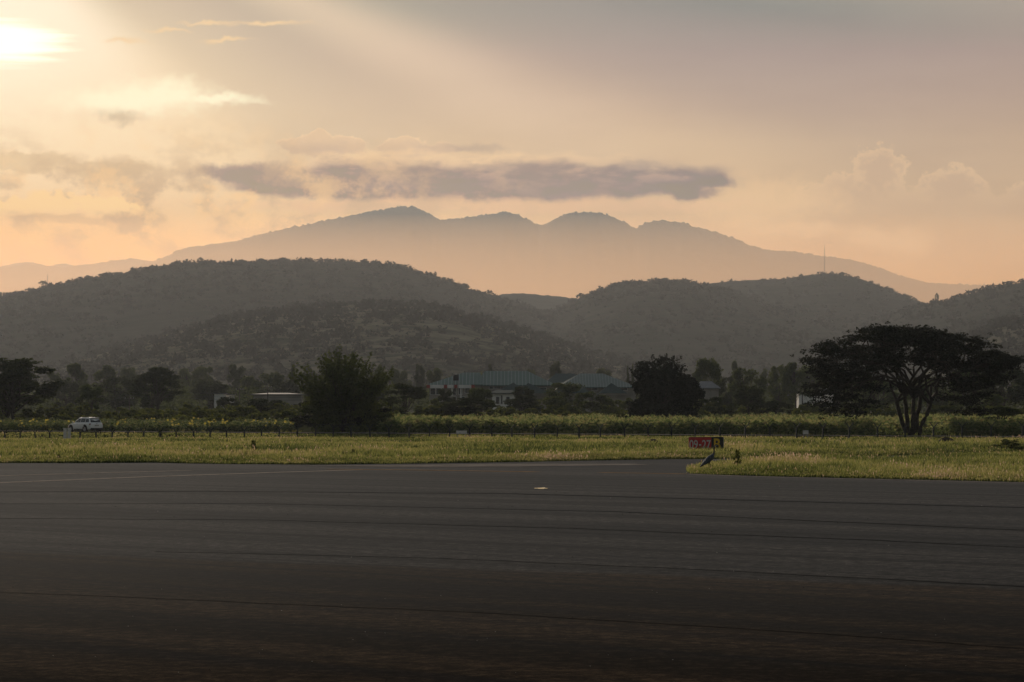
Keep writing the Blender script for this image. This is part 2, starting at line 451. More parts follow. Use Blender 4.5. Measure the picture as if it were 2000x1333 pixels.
REDGE = hill('hill', [(1500, 700), (1650, 645), (1720, 618), (1760, 605), (1800, 594), (1830, 587), (1870, 577), (1920, 565), (1960, 555), (2000, 547), (2100, 530), (2300, 520), (2700, 560), (3000, 640)], 3500, 1800, HM['mid'], nx=400, ny=90, seed=10, fringe=2)
RNEAR = hill('hill', [(1780, 740), (1840, 690), (1880, 656), (1920, 634), (1960, 620), (2000, 614), (2100, 600), (2300, 590), (2600, 640), (2900, 720)], 2300, 1500, HM['near'], nx=240, ny=70, seed=11, fringe=2)
FRONTH = hill('hill', [(-700, 770), (-400, 765), (-100, 750), (100, 715), (200, 684), (260, 667), (330, 647), (400, 628), (470, 611), (500, 605), (560, 602), (600, 595), (680, 592), (740, 590), (800, 590), (850, 595), (900, 606), (950, 621), (1000, 633), (1040, 648), (1090, 663), (1130, 682), (1180, 698), (1250, 718), (1350, 745), (1450, 765)], 2400, 1350, HM['near'], nx=560, ny=130, seed=12, fringe=2)

# ------------------------------------------------------------------ scrub on the hillsides
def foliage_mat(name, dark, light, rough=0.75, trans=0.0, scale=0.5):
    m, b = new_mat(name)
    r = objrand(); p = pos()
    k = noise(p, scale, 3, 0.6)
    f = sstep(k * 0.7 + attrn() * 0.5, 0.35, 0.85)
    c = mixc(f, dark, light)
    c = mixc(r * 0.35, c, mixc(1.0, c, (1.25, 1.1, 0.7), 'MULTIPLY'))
    link(c, b.inputs['Base Color'])
    b.inputs['Roughness'].default_value = rough
    b.inputs['Specular IOR Level'].default_value = 0.0 if scale < 0.1 else 0.15
    if trans:
        tr = NX.tree.nodes.new('ShaderNodeBsdfTranslucent'); link(mixc(1.0, c, (1.5, 1.5, 0.6), 'MULTIPLY'), tr.inputs[0])
        ms = NX.tree.nodes.new('ShaderNodeMixShader'); ms.inputs[0].default_value = trans
        NX.tree.links.new(b.outputs[0], ms.inputs[1]); NX.tree.links.new(tr.outputs[0], ms.inputs[2])
        NX.tree.links.new(ms.outputs[0], NX.tree.nodes['Material Output'].inputs[0])
    return m
M_scrub = foliage_mat('hill_scrub_leaves', (0.010, 0.013, 0.009), (0.016, 0.019, 0.013), scale=0.02)

def leaf_cloud(centers, radii, n_each, size, rng, up=0.3, flat=1.0):
    """random leaf triangles scattered in ellipsoids: returns V, F, tint"""
    C = np.repeat(centers, n_each, 0); R = np.repeat(radii, n_each, 0)
    N = len(C)
    d = rng.normal(size=(N, 3)); d /= np.linalg.norm(d, axis=1)[:, None]
    rad = rng.rand(N) ** 0.38
    P = C + d * R * rad[:, None]
    a = rng.normal(size=(N, 3)); a /= np.linalg.norm(a, axis=1)[:, None]
    b = rng.normal(size=(N, 3)); b -= a * (a * b).sum(1)[:, None]; b /= np.linalg.norm(b, axis=1)[:, None]
    a[:, 2] *= flat; b[:, 2] *= flat
    s = (size if np.ndim(size) else np.full(N, size)) * (0.6 + 0.8 * rng.rand(N))
    s = s[:, None]
    V = np.stack([P - a * s * 0.5 - b * s * .3, P + a * s * 0.5 - b * s * .3, P + b * s * .6], 1).reshape(-1, 3)
    F = np.arange(N * 3).reshape(-1, 3)
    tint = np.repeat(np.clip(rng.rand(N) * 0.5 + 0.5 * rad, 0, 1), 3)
    return V, F, tint

def hill_scrub(h, n, smin, smax, seed, pxlo, pxhi, tlo=0.05, thi=1.02, leaves=22):
    rng = np.random.RandomState(seed)
    u, yy, ZZ = h
    uu = (rng.uniform(pxlo, pxhi, n * 3) - 1000) / FPX
    D0, D1 = yy[0], yy[:-14].max()
    y = D0 + (D1 - D0) * rng.uniform(tlo, thi, n * 3)
    x = uu * y
    keep = (fbm(x / 120, y / 260, 4, seed + 3) + 0.28 * rng.rand(n * 3) + 0.02) > 0
    x, y = x[keep][:n], y[keep][:n]
    z = hz(h, x, y)
    k = z > -1
    x, y, z = x[k], y[k], z[k]
    s = smin + (smax - smin) * rng.rand(len(x)) ** 3.8
    Cn = np.stack([x, y, z + s * 0.35], -1)
    R = np.stack([s * 0.8, s * 0.8, s * 0.5], -1)
    V, F, t = leaf_cloud(Cn, R, leaves, np.repeat(s, leaves) * 0.5, rng)
    return V, F, t
parts = []
for args in ((LEFTH, 4800, 1.6, 7, 21, -60, 1100), (RIGHTH, 3600, 1.6, 7.5, 22, 1000, 2040), (REDGE, 1600, 1.6, 7.5, 23, 1550, 2040), (MASTHILL, 1500, 1.5, 6, 26, 1150, 1900), (RNEAR, 900, 2, 6, 24, 1830, 2040), (FRONTH, 4300, 1.5, 7.5, 25, -40, 1260)):
    parts.append(hill_scrub(*args))
V = np.concatenate([p[0] for p in parts]); off = np.cumsum([0] + [len(p[0]) for p in parts[:-1]])
F = np.concatenate([p[1] + o for p, o in zip(parts, off)]); T = np.concatenate([p[2] for p in parts])
o = mesh_np('hillside_scrub', V, F, M_scrub, attr=T)
setp(o, 'dark thorn scrub scattered over the hillsides', 'scrub', kind='stuff')
from mathutils.geometry import tessellate_polygon

# ------------------------------------------------------------------ outline of the paving, on the plain z = 0
FAR_EDGE = [(-900, 909), (-300, 907), (0, 905), (150, 905), (300, 904), (450, 907), (600, 908), (800, 906), (1000, 903), (1150, 900), (1300, 897.5), (1430, 896), (1700, 891), (2000, 885.5), (2600, 874)]
ISL_NEAR = [(1352, 925), (1420, 928), (1500, 930.5), (1700, 935), (2000, 942), (2600, 957)]
ISL_BACK = [(2600, 885), (2000, 896), (1700, 903), (1500, 907), (1430, 908.5), (1375, 911), (1350, 916), (1344, 921)]
def dens(pts, n=8, wob=0.0, seed=0):
    out = []
    g = [onground(*p) for p in pts]
    for a, b in zip(g[:-1], g[1:]):
        for k in range(n):
            p = a.lerp(b, k / n)
            out.append(p)
    out.append(g[-1])
    if wob:
        for i, p in enumerate(out):
            p.y += wob * float(fbm(p.x * 0.35, 3.0, 4, seed)) * 2
    return out
far = dens(FAR_EDGE, 30, 1.0, 3)
isn = dens(ISL_NEAR, 20, 0.25, 4)
isb = dens(ISL_BACK, 12, 0.3, 5)
poly = [Vector((-90, -60, 0)), Vector((90, -60, 0))] + list(reversed(isn)) + list(reversed(isb)) + list(reversed(far))
poly = [Vector((p.x, p.y, 0)) for p in poly]
tris = tessellate_polygon([poly])
tris = [t if (poly[t[1]] - poly[t[0]]).cross(poly[t[2]] - poly[t[0]]).z > 0 else (t[0], t[2], t[1]) for t in tris]

# fence line and lie of the land
FA, FB = np.array([-56.0, 300.0]), np.array([39.0, 229.5])
FD = (FB - FA) / np.linalg.norm(FB - FA); FN = np.array([-FD[1], FD[0]])
def fence_z(px):
    return np.interp(px, [-100, 0, 100, 344, 600, 1200, 1950], [-.7, -.62, -.45, -.2, -.1, .1, .3])
def zg(x, y):
    x = np.asarray(x, float); y = np.asarray(y, float)
    px = 1000 + FPX * x / np.maximum(y, 50)
    dist = (x - FA[0]) * FN[0] + (y - FA[1]) * FN[1]
    k = np.where(dist > 0, np.exp(-(dist / 9.0) ** 2), np.exp(-(dist / 22.0) ** 2))
    z = fence_z(px) * k
    return z + 0.10 * fbm(x / 9, y / 14, 3, 8) * np.clip((y - 165) / 30, 0, 1) * np.clip((330 - y) / 20, 0, 1)

def in_poly(x, y, P):
    inside = np.zeros(len(x), bool)
    j = len(P) - 1
    for i in range(len(P)):
        xi, yi, xj, yj = P[i].x, P[i].y, P[j].x, P[j].y
        c = ((yi > y) != (yj > y)) & (x < (xj - xi) * (y - yi) / (yj - yi + 1e-12) + xi)
        inside ^= c; j = i
    return inside

# ground sheet
def soil_mat():
    m, b = new_mat('soil_and_turf')
    p = pos()
    a = noise(p, 0.35, 6, 0.65); c = noise(p, 0.035, 4, 0.5)
    cc = mixc(sstep(a, 0.35, 0.65), (0.030, 0.034, 0.014), (0.075, 0.066, 0.034))
    cc = mixc(sstep(c, 0.4, 0.6) * 0.6, cc, (0.045, 0.055, 0.018))
    link(cc, b.inputs['Base Color']); b.inputs['Roughness'].default_value = 1.0; b.inputs['Specular IOR Level'].default_value = 0.0
    return m
M_soil = soil_mat()
gx = np.concatenate([[-9000, -3000, -1000, -300], np.linspace(-110, 110, 111), [300, 1000, 3000, 9000]])
gy = np.concatenate([[-600, -80, 40, 90], np.linspace(105, 345, 121), [400, 500, 700, 1000, 1400, 2000, 3500, 6000, 9000, 12900]])
GX, GY = np.meshgrid(gx, gy)
GZ = zg(GX, GY) - 0.03
inp = in_poly(GX.ravel(), GY.ravel(), poly).reshape(GX.shape)
GZ = np.where(inp | (GY < 104), -0.12, GZ)
nY, nX = GX.shape
i = np.arange(nY - 1)[:, None] * nX + np.arange(nX - 1)[None, :]
F = np.stack([i, i + 1, i + 1 + nX, i + nX], -1).reshape(-1, 4)
o = mesh_np('ground', np.stack([GX, GY, GZ], -1).reshape(-1, 3), F, M_soil, smooth=True)
setp(o, kind='structure')

# asphalt
SHEEN = 0.085
def asphalt_mat():
    m, b = new_mat('worn_asphalt')
    p = pos()
    q = rotz(p, math.radians(41), (0.035, 1.0, 1.0))      # stretched along the paving lanes
    s1 = noise(q, 0.16, 5, 0.6); s2 = noise(q, 0.75, 4, 0.6)
    bl = noise(p, 0.05, 4, 0.55)
    gr = noise(p, 55.0, 2, 0.6)
    gr2 = noise(p, 3.5, 8, 0.9)
    f = s1 * 0.5 + s2 * 0.3 + bl * 0.2
    c = mixc(sstep(f, 0.42, 0.58), (0.023, 0.0224, 0.0228), (0.052, 0.047, 0.043))
    # browner, darker colour on the near side of a slanted line
    sp = NX.tree.nodes.new('ShaderNodeSeparateXYZ'); link(p, sp.inputs[0])
    lane = NX(sp.outputs[0]) * 0.60 + NX(sp.outputs[1]) + (noise(p, 0.12, 4, 0.6) - 0.5) * 3.0
    c = mixc(sstep(lane, 51.6, 52.8, 1.0, 0.0), c, mixc(1.0, c, (0.80, 0.585, 0.39), 'MULTIPLY'))
    # thin dark tyre lanes
    tl = noise(rotz(p, math.radians(41), (0.012, 1.0, 1.0)), 0.9, 3, 0.5)
    c = mixc(sstep(tl, 0.53, 0.62) * 0.6, c, (0.008, 0.008, 0.009))
    tl2 = noise(rotz(p, math.radians(38), (0.02, 1.0, 1.0)), 0.22, 3, 0.5)
    c = mixc(sstep(tl2, 0.54, 0.64) * 0.5, c, (0.009, 0.009, 0.009))
    c = mixc(sstep(gr2, 0.50, 0.58) * 0.8, c, mixc(1.0, c, (2.9, 2.8, 2.7), 'MULTIPLY'))
    c = mixc(sstep(gr2, 0.49, 0.40) * 0.7, c, (0.006, 0.006, 0.006))
    c = mixc(sstep(gr, 0.60, 0.8) * 0.4, c, (0.08, 0.076, 0.07))
    link(c, b.inputs['Base Color'])
    b.inputs['Roughness'].default_value = 1.0
    b.inputs['Specular IOR Level'].default_value = 0.0
    lw = NX.tree.nodes.new('ShaderNodeLayerWeight'); lw.inputs[0].default_value = 0.5
    gl = NX.tree.nodes.new('ShaderNodeBsdfGlossy'); gl.inputs['Roughness'].default_value = 0.85
    ms = NX.tree.nodes.new('ShaderNodeMixShader'); link(sstep(NX(lw.outputs['Facing']), 0.88, 1.0, 0.0, SHEEN), ms.inputs[0])
    NX.tree.links.new(b.outputs[0], ms.inputs[1]); NX.tree.links.new(gl.outputs[0], ms.inputs[2])
    NX.tree.links.new(ms.outputs[0], NX.tree.nodes['Material Output'].inputs[0])
    bump(b, gr * 0.6 + gr2, 0.5, 0.02)
    return m
M_asph = asphalt_mat()
o = mesh_np('apron', [tuple(p) for p in poly], [tuple(t) for t in tris], M_asph)
setp(o, kind='structure')

# road behind the fence
def strip(name, pts, w, z, mat, n=1):
    V, F = [], []
    for k, p in enumerate(pts):
        a = pts[max(0, k - 1)]; b = pts[min(len(pts) - 1, k + 1)]
        t = Vector((b[0] - a[0], b[1] - a[1], 0)).normalized(); nrm = Vector((-t.y, t.x, 0))
        V += [(p[0] - nrm.x * w / 2, p[1] - nrm.y * w / 2, z), (p[0] + nrm.x * w / 2, p[1] + nrm.y * w / 2, z)]
        if k: F.append((2 * k - 2, 2 * k, 2 * k + 1, 2 * k - 1))
    return mesh_np(name, V, F, mat)
M_road = simple('dusty_concrete_road', (0.24, 0.205, 0.17), 0.95, var=0.2, scale=0.6, spec=0.0)
RPIX = [(-900, 842.5), (-300, 844), (0, 845), (300, 847), (450, 848), (900, 850.5), (1200, 852), (1600, 854.5), (2000, 857), (2600, 861)]
road = [onground(a, b) for a, b in RPIX]
RD = np.array([[p.x, p.y + 3.0] for p in road])
o = strip('road', [(a, b) for a, b in RD], 6.0, 0.16, M_road); setp(o, kind='structure')
V = []; 
def road_y(x): return np.interp(x, RD[:, 0], RD[:, 1])

# painted lines and other marks on the apron
M_line_w = simple('worn_white_paint', (0.42, 0.35, 0.29), 0.9, spec=0.0, var=0.25, scale=2.0)
M_line_y = simple('worn_orange_paint', (0.42, 0.26, 0.14), 0.9, spec=0.0, var=0.25, scale=2.0)
M_edge = simple('dusty_pale_edge', (0.42, 0.35, 0.29), 0.95, spec=0.0, var=0.35, scale=1.5)
def line(name, pix, w, mat, z, label):
    pts = [onground(*p) for p in pix]
    o = strip(name, [(p.x, p.y) for p in pts], w, z, mat); setp(o, label, 'marking', kind='structure'); return o
line('painted_line', [(-300, 957), (0, 943.5), (280, 932), (560, 922.5), (700, 918.3)], 0.80, M_line_w, 0.006, 'pale guide line running away at the left of the apron')
line('painted_line', [(-300, 939), (0, 930), (200, 924), (370, 919.5)], 0.65, M_line_w, 0.006, 'second pale line behind the long guide line')
line('painted_line', [(640, 917), (800, 918.6), (1000, 921.6), (1050, 922.5)], 0.7, M_line_y, 0.010, 'orange line leading to the taxiway')
line('painted_line', [(1170, 923.6), (1260, 925), (1340, 926.5)], 0.6, M_line_y, 0.010, 'orange line at the corner of the grass island')
line('painted_line', [(1344, 927.2), (1420, 929.6), (1500, 932.2), (1700, 936.8), (2000, 944), (2600, 959)], 0.30, M_edge, 0.008, 'pale edge strip along the grass island')
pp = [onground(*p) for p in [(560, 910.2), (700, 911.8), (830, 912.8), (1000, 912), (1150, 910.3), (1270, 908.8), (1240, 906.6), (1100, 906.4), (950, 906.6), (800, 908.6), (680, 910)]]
o = mesh_np('pale_reflection_strip', [(p.x, p.y, 0.012) for p in pp], [tuple(t) if (pp[t[1]] - pp[t[0]]).cross(pp[t[2]] - pp[t[0]]).z > 0 else (t[0], t[2], t[1]) for t in tessellate_polygon([pp])], simple('painted_reflection', (0.30, 0.255, 0.22), 0.95, spec=0.0, var=0.25, scale=0.8))  # bright reflection on the asphalt, put into the colour of a paler patch
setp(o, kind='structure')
# torn yellow paint scrap
rng = np.random.RandomState(3)
c0 = onground(1056, 955)
V = [(c0.x, c0.y, 0.02)]; n = 26
for k in range(n):
    a = 2 * math.pi * k / n
    r = 0.30 + 0.70 * rng.rand() ** 0.6
    V.append((c0.x + math.cos(a) * 0.30 * r, c0.y + math.sin(a) * 1.35 * r, 0.02))
o = mesh_np('yellow_paint_patch', V, [(0, 1 + k, 1 + (k + 1) % n) for k in range(n)], simple('yellow_paint', (0.75, 0.50, 0.16), 0.7, var=0.3, scale=3))
setp(o, kind='structure')

# sealed cracks and loose grit
M_tar = simple('tar_seal', (0.013, 0.0125, 0.013), 0.95, spec=0.0)
for pts_, wd_ in (([(-200, 962), (400, 960), (1000, 965), (1500, 979), (2300, 1000)], 0.30), ([(-200, 985), (500, 984), (1200, 1000), (2300, 1050)], 0.16), ([(-200, 1012), (500, 1016), (1100, 1032), (1700, 1056), (2300, 1084)], 0.12), ([(300, 1078), (900, 1092), (1500, 1120), (2300, 1163)], 0.07), ([(-200, 1150), (300, 1170), (900, 1195), (1500, 1232), (2300, 1288)], 0.045)):
    g_ = [onground(*q) for q in pts_]; P_ = []
    for a_, b_ in zip(g_[:-1], g_[1:]):
        for k_ in range(24):
            q = a_.lerp(b_, k_ / 24); P_.append((q.x + 0.25 * float(fbm(q.x, q.y, 3, 3)), q.y + 0.35 * float(fbm(q.x * .8, q.y, 3, 9))))
    o = strip('tar_seam', P_, wd_, 0.004, M_tar); setp(o, kind='structure')
rng = np.random.RandomState(9)
gv, gf = [], []
for k_ in range(420):
    q = onground(rng.uniform(-50, 2050), 935 + 400 * rng.rand() ** 0.8); r_ = rng.uniform(.005, .014) * (q.y / 50)
    b0_ = len(gv)
    for a_ in range(5): gv.append((q.x + math.cos(a_ * 1.257) * r_, q.y + math.sin(a_ * 1.257) * r_, 0.003))
    gv.append((q.x, q.y, r_ * 0.9 + .003)); gf += [(b0_ + a_, b0_ + (a_ + 1) % 5, b0_ + 5) for a_ in range(5)]
o = mesh_np('loose_grit', gv, gf, [simple('dark_grit', (0.008, 0.008, 0.008), 0.9, spec=0.0), simple('pale_grit', (0.35, 0.32, 0.28), 0.9, spec=0.0)], mi=[int((i // 5) % 5 == 0) for i in range(len(gf))])
setp(o, 'grit and crumbs scattered over the apron', 'grit', kind='stuff')

# ------------------------------------------------------------------ grass
def blades_mat():
    m, b = new_mat('grass_blades')
    t = attrn()
    c = ramp(t, [(0.0, (0.030, 0.048, 0.012)), (0.35, (0.25, 0.265, 0.07)), (0.6, (0.42, 0.36, 0.135)), (0.8, (0.40, 0.29, 0.17)), (1.0, (0.58, 0.41, 0.31))])
    link(c, b.inputs['Base Color'])
    b.inputs['Roughness'].default_value = 0.6; b.inputs['Specular IOR Level'].default_value = 0.2
    tr = NX.tree.nodes.new('ShaderNodeBsdfTranslucent'); link(c, tr.inputs[0])
    ms = NX.tree.nodes.new('ShaderNodeMixShader'); ms.inputs[0].default_value = 0.65
    NX.tree.links.new(b.outputs[0], ms.inputs[1]); NX.tree.links.new(tr.outputs[0], ms.inputs[2])
    NX.tree.links.new(ms.outputs[0], NX.tree.nodes['Material Output'].inputs[0])
    return m
M_blade = blades_mat()

def grass(name, x, y, hscale, seed, label, per=7, greener=0.0, zf=zg, dry_amp=1.0):
    rng = np.random.RandomState(seed)
    n = len(x)
    px = 1000 + FPX * x / y
    dry = fbm(x / 6, y / 16, 4, seed) * 3.0 + 0.02 + 1.2 * (fbm(x / 1.6, y / 3.5, 3, seed + 2))
    tall = 0.75 + 1.1 * np.clip(fbm(x / 4, y / 9, 4, seed + 4) + 0.3, 0, 1)
    X = np.repeat(x, per) + rng.normal(size=n * per) * 0.10
    Y = np.repeat(y, per) + rng.normal(size=n * per) * 0.10
    Zb = zf(X, Y) - 0.03
    h = np.repeat(hscale * tall, per) * rng.uniform(0.45, 1.15, n * per)
    d = np.repeat(dry, per)
    seedh = rng.rand(n * per) < np.clip(0.004 + 0.10 * np.clip(d - 0.45, 0, 1), 0, 0.2) * dry_amp
    h = np.where(seedh, h * 1.25, h)
    az_ = rng.rand(n * per) * 2 * np.pi
    wdt = rng.uniform(0.018, 0.045, n * per) * (Y / 180)
    lean = rng.uniform(0.05, 0.55, n * per) * h
    la = rng.rand(n * per) * 2 * np.pi
    bx, by = np.cos(az_) * wdt, np.sin(az_) * wdt
    tipx = X + np.cos(la) * lean; tipy = Y + np.sin(la) * lean; tz = Zb + h
    # blade: base pair, mid pair, tip => 3 triangles kept as tri + quad split
    mxp = X + np.cos(la) * lean * 0.35; myp = Y + np.sin(la) * lean * 0.35; mz = Zb + h * 0.6
    V = np.stack([np.stack([X - bx, Y - by, Zb], -1), np.stack([X + bx, Y + by, Zb], -1),
                  np.stack([mxp + bx * .8, myp + by * .8, mz], -1), np.stack([mxp - bx * .8, myp - by * .8, mz], -1),
                  np.stack([tipx, tipy, tz], -1)], 1).reshape(-1, 3)
    k = np.arange(n * per) * 5
    F = np.concatenate([np.stack([k, k + 1, k + 2], -1), np.stack([k, k + 2, k + 3], -1), np.stack([k + 3, k + 2, k + 4], -1)])
    rk = np.repeat(rng.rand(n) < 0.16 * np.clip(1.0 - dry, 0, 2), per)
    base = np.clip(0.30 - 0.26 * rk + 0.26 * d + rng.normal(size=n * per) * 0.12 - greener, 0, 0.72)
    tip = np.clip(base + 0.12, 0, 0.78)
    tt = np.stack([base * .7, base * .7, base, base, tip], 1).ravel()
    # seed heads: small lozenges near the tips
    ks = np.where(seedh)[0]
    sx, sy, sz = tipx[ks], tipy[ks], tz[ks]
    hl = rng.uniform(0.03, 0.09, len(ks)); hw = rng.uniform(0.012, 0.032, len(ks)) * (Y[ks] / 180)
    V2 = np.stack([np.stack([sx - hw, sy, sz], -1), np.stack([sx, sy, sz - hl], -1), np.stack([sx + hw, sy, sz], -1), np.stack([sx, sy, sz + hl], -1)], 1).reshape(-1, 3)
    k2 = np.arange(len(ks)) * 4 + len(V)
    F2 = np.concatenate([np.stack([k2, k2 + 1, k2 + 2], -1), np.stack([k2, k2 + 2, k2 + 3], -1)])
    t2 = np.repeat(np.clip(0.78 + 0.25 * rng.rand(len(ks)) * np.clip(0.5 + d[ks], 0, 1), 0, 1), 4)
    o = mesh_np(name, np.concatenate([V, V2]), np.concatenate([F, F2]), M_blade, attr=np.concatenate([tt, t2]))
    setp(o, label, 'grass', kind='stuff')
    return o
def scatter(n, d0, d1, rng, power=1.0, margin=0.25):
    y = d0 + (d1 - d0) * rng.rand(n) ** power
    x = rng.uniform(-margin, margin, n) * y
    return x, y
rng = np.random.RandomState(11)
islP = [Vector((p.x, p.y, 0)) for p in isn] + [Vector((p.x, p.y, 0)) for p in isb]
x, y = scatter(58000, 140, 322, rng, 1.25)
bx, by = [], []
for q in far:                                   # a denser fringe along the paving edge
    if abs(q.x / q.y) < 0.255:
        m = 46
        bx.append(q.x + rng.uniform(-1.2, 1.2, m)); by.append(q.y + 0.1 + rng.rand(m) ** 1.6 * 4.0)
x = np.concatenate([x] + bx); y = np.concatenate([y] + by)
fl = (x - FA[0]) * FN[0] + (y - FA[1]) * FN[1]
k = ~in_poly(x, y, poly) & ~in_poly(x, y, islP) & (y < road_y(x) - 3.3) & (y > 138)
x, y, fl = x[k], y[k], fl[k]
ex = np.array([p.x for p in far]); ey = np.array([p.y for p in far])
hs = (0.40 - 0.16 * np.clip((y - 190) / 60, 0, 1)) * np.clip(0.35 + (y - np.interp(x, ex, ey)) / 5.0, 0.4, 1); hs = np.where(fl > 0, 0.16, hs)
grass('meadow_grass', x, y, hs, 5, 'green and straw coloured meadow grass between the paving and the road')
x, y = scatter(76000, 108, 172, rng, 1.0)
k = in_poly(x, y, islP); x, y = x[k], y[k]
bx, by = [], []
for q in isn:
    if abs(q.x / q.y) < 0.255:
        bx.append(q.x + rng.uniform(-1, 1, 60)); by.append(q.y + 0.08 + rng.rand(60) ** 1.7 * 2.2)
bx = np.concatenate(bx); by = np.concatenate(by); kk = in_poly(bx, by, islP)
xx = np.concatenate([x, bx[kk]]); yy_ = np.concatenate([y, by[kk]])
nx_ = np.array([p.x for p in isn]); ny_ = np.array([p.y for p in isn]); o_ = np.argsort(nx_)
ih = 0.42 * np.clip(0.35 + (yy_ - np.interp(xx, nx_[o_], ny_[o_])) / 5.0, 0.3, 1) * np.clip(0.45 + (xx - onground(1350, 925).x) / 9.0, 0.4, 1)
grass('island_grass', xx, yy_, ih, 6, 'tall mixed grass with pinkish seed heads on the island beside the apron', dry_amp=1.0)
# verge between road and crops
x, y = scatter(11500, 270, 350, rng)
k = (y > road_y(x) + 3.2) & (y < road_y(x) + 8); grass('verge_grass', x[k], y[k], 0.4, 7, 'rough grass on the far verge of the road', dry_amp=0.5)

# ------------------------------------------------------------------ crops
def crop_mat():
    m, b = new_mat('crop_leaves')
    t = attrn()
    c = ramp(t, [(0.0, (0.034, 0.056, 0.020)), (0.4, (0.115, 0.150, 0.048)), (0.7, (0.27, 0.28, 0.11)), (0.85, (0.26, 0.21, 0.09)), (0.9, (0.44, 0.36, 0.05)), (1.0, (0.52, 0.42, 0.06))], 'LINEAR')
    link(c, b.inputs['Base Color']); b.inputs['Roughness'].default_value = 0.55; b.inputs['Specular IOR Level'].default_value = 0.3
    tr = NX.tree.nodes.new('ShaderNodeBsdfTranslucent'); link(c, tr.inputs[0])
    ms = NX.tree.nodes.new('ShaderNodeMixShader'); ms.inputs[0].default_value = 0.58
    NX.tree.links.new(b.outputs[0], ms.inputs[1]); NX.tree.links.new(tr.outputs[0], ms.inputs[2])
    NX.tree.links.new(ms.outputs[0], NX.tree.nodes['Material Output'].inputs[0])
    return m
M_crop = crop_mat()
def crop(name, x, y, hgt, seed, kind, label):
    rng = np.random.RandomState(seed); n = len(x)
    kk = (fbm(x / 7, y / 9, 3, seed + 1) + 0.5 * rng.rand(n) > -0.05); x, y = x[kk], y[kk]; n = len(x)
    H = hgt * (0.60 + 0.52 * rng.rand(n)) * (1 + 0.6 * fbm(x / 6, y / 10, 3, seed))
    nl = 11 if kind == 'maize' else 10
    X = np.repeat(x, nl); Y = np.repeat(y, nl); HH = np.repeat(H, nl)
    zz = HH * rng.uniform(0.15, 0.98, n * nl)
    a = rng.rand(n * nl) * 2 * np.pi
    if kind == 'maize':
        L = rng.uniform(0.35, 0.7, n * nl); W = rng.uniform(0.05, 0.09, n * nl); rise = L * rng.uniform(-0.1, 0.7, n * nl)
        dx, dy = np.cos(a) * L, np.sin(a) * L
        V = np.stack([np.stack([X, Y, zz - W], -1), np.stack([X + dx * .5, Y + dy * .5, zz + rise * .8 - W], -1), np.stack([X + dx, Y + dy, zz + rise * .35 - .1], -1), np.stack([X + dx * .5, Y + dy * .5, zz + rise * .8 + W], -1), np.stack([X, Y, zz + W], -1)], 1).reshape(-1, 3)
        k = np.arange(n * nl) * 5
        F = np.concatenate([np.stack([k, k + 1, k + 3], -1), np.stack([k, k + 3, k + 4], -1), np.stack([k + 1, k + 2, k + 3], -1)])
        t = np.repeat(np.clip(0.20 + 0.60 * rng.rand(n * nl) ** 1.5 + 0.1 * (zz / HH), 0, .84), 5)
    else:
        s = rng.uniform(0.20, 0.34, n * nl)
        dx, dy = np.cos(a) * 0.22, np.sin(a) * 0.22
        V = np.stack([np.stack([X + dx * .3, Y + dy * .3, zz], -1), np.stack([X + dx - dy * .6, Y + dy + dx * .6, zz + s * .3], -1), np.stack([X + dx * 1.9, Y + dy * 1.9, zz - s * .5], -1), np.stack([X + dx + dy * .6, Y + dy - dx * .6, zz + s * .3], -1)], 1).reshape(-1, 3)
        k = np.arange(n * nl) * 4
        F = np.concatenate([np.stack([k, k + 1, k + 2], -1), np.stack([k, k + 2, k + 3], -1)])
        t = np.repeat(np.clip(0.20 + 0.55 * rng.rand(n * nl) ** 1.5 + 0.1 * (zz / HH), 0, .8), 4)
    # stalks
    z0 = np.zeros(n)
    V2 = np.stack([np.stack([x - .025, y, z0], -1), np.stack([x + .025, y, z0], -1), np.stack([x, y, H], -1)], 1).reshape(-1, 3)
    F2 = np.arange(3 * n).reshape(-1, 3) + len(V); t2 = np.full(3 * n, 0.35)
    Vs, Fs, Ts = [V, V2], [F, F2], [t, t2]
    # heads or tassels
    if kind == 'maize':
        q = np.where(rng.rand(n) < 0.6)[0]; m = len(q)
        V3 = np.stack([np.stack([x[q] - .05, y[q], H[q] - .02], -1), np.stack([x[q] + .05, y[q], H[q] - .02], -1), np.stack([x[q] + rng.normal(size=m) * .05, y[q], H[q] + .26], -1)], 1).reshape(-1, 3)
        F3 = np.arange(3 * m).reshape(-1, 3) + len(V) + len(V2); t3 = np.repeat(0.62 + .24 * rng.rand(m), 3)
    else:
        q = np.where(rng.rand(n) < 0.055)[0]; m = len(q)
        r = rng.uniform(0.09, 0.15, m); cx, cy, cz = x[q], y[q] - .12, H[q] + rng.normal(size=m) * .06
        ring = [(math.cos(k * math.pi / 3), math.sin(k * math.pi / 3)) for k in range(6)]
        V3 = np.stack([np.stack([cx, cy, cz], -1)] + [np.stack([cx + r * c_, cy - 0.3 * r * s_, cz + r * s_], -1) for c_, s_ in ring], 1).reshape(-1, 3)
        k = np.arange(m) * 7 + len(V) + len(V2)
        F3 = np.concatenate([np.stack([k, k + 1 + j, k + 1 + (j + 1) % 6], -1) for j in range(6)])
        cc = np.clip(0.9 + 0.1 * rng.rand(m), 0, 1)
        t3 = np.stack([np.full(m, 0.78)] + [cc] * 6, 1).ravel()
    o = mesh_np(name, np.concatenate(Vs + [V3]), np.concatenate(Fs + [F3]), M_crop, attr=np.concatenate(Ts + [t3]))
    setp(o, label, 'crop', kind='stuff'); return o
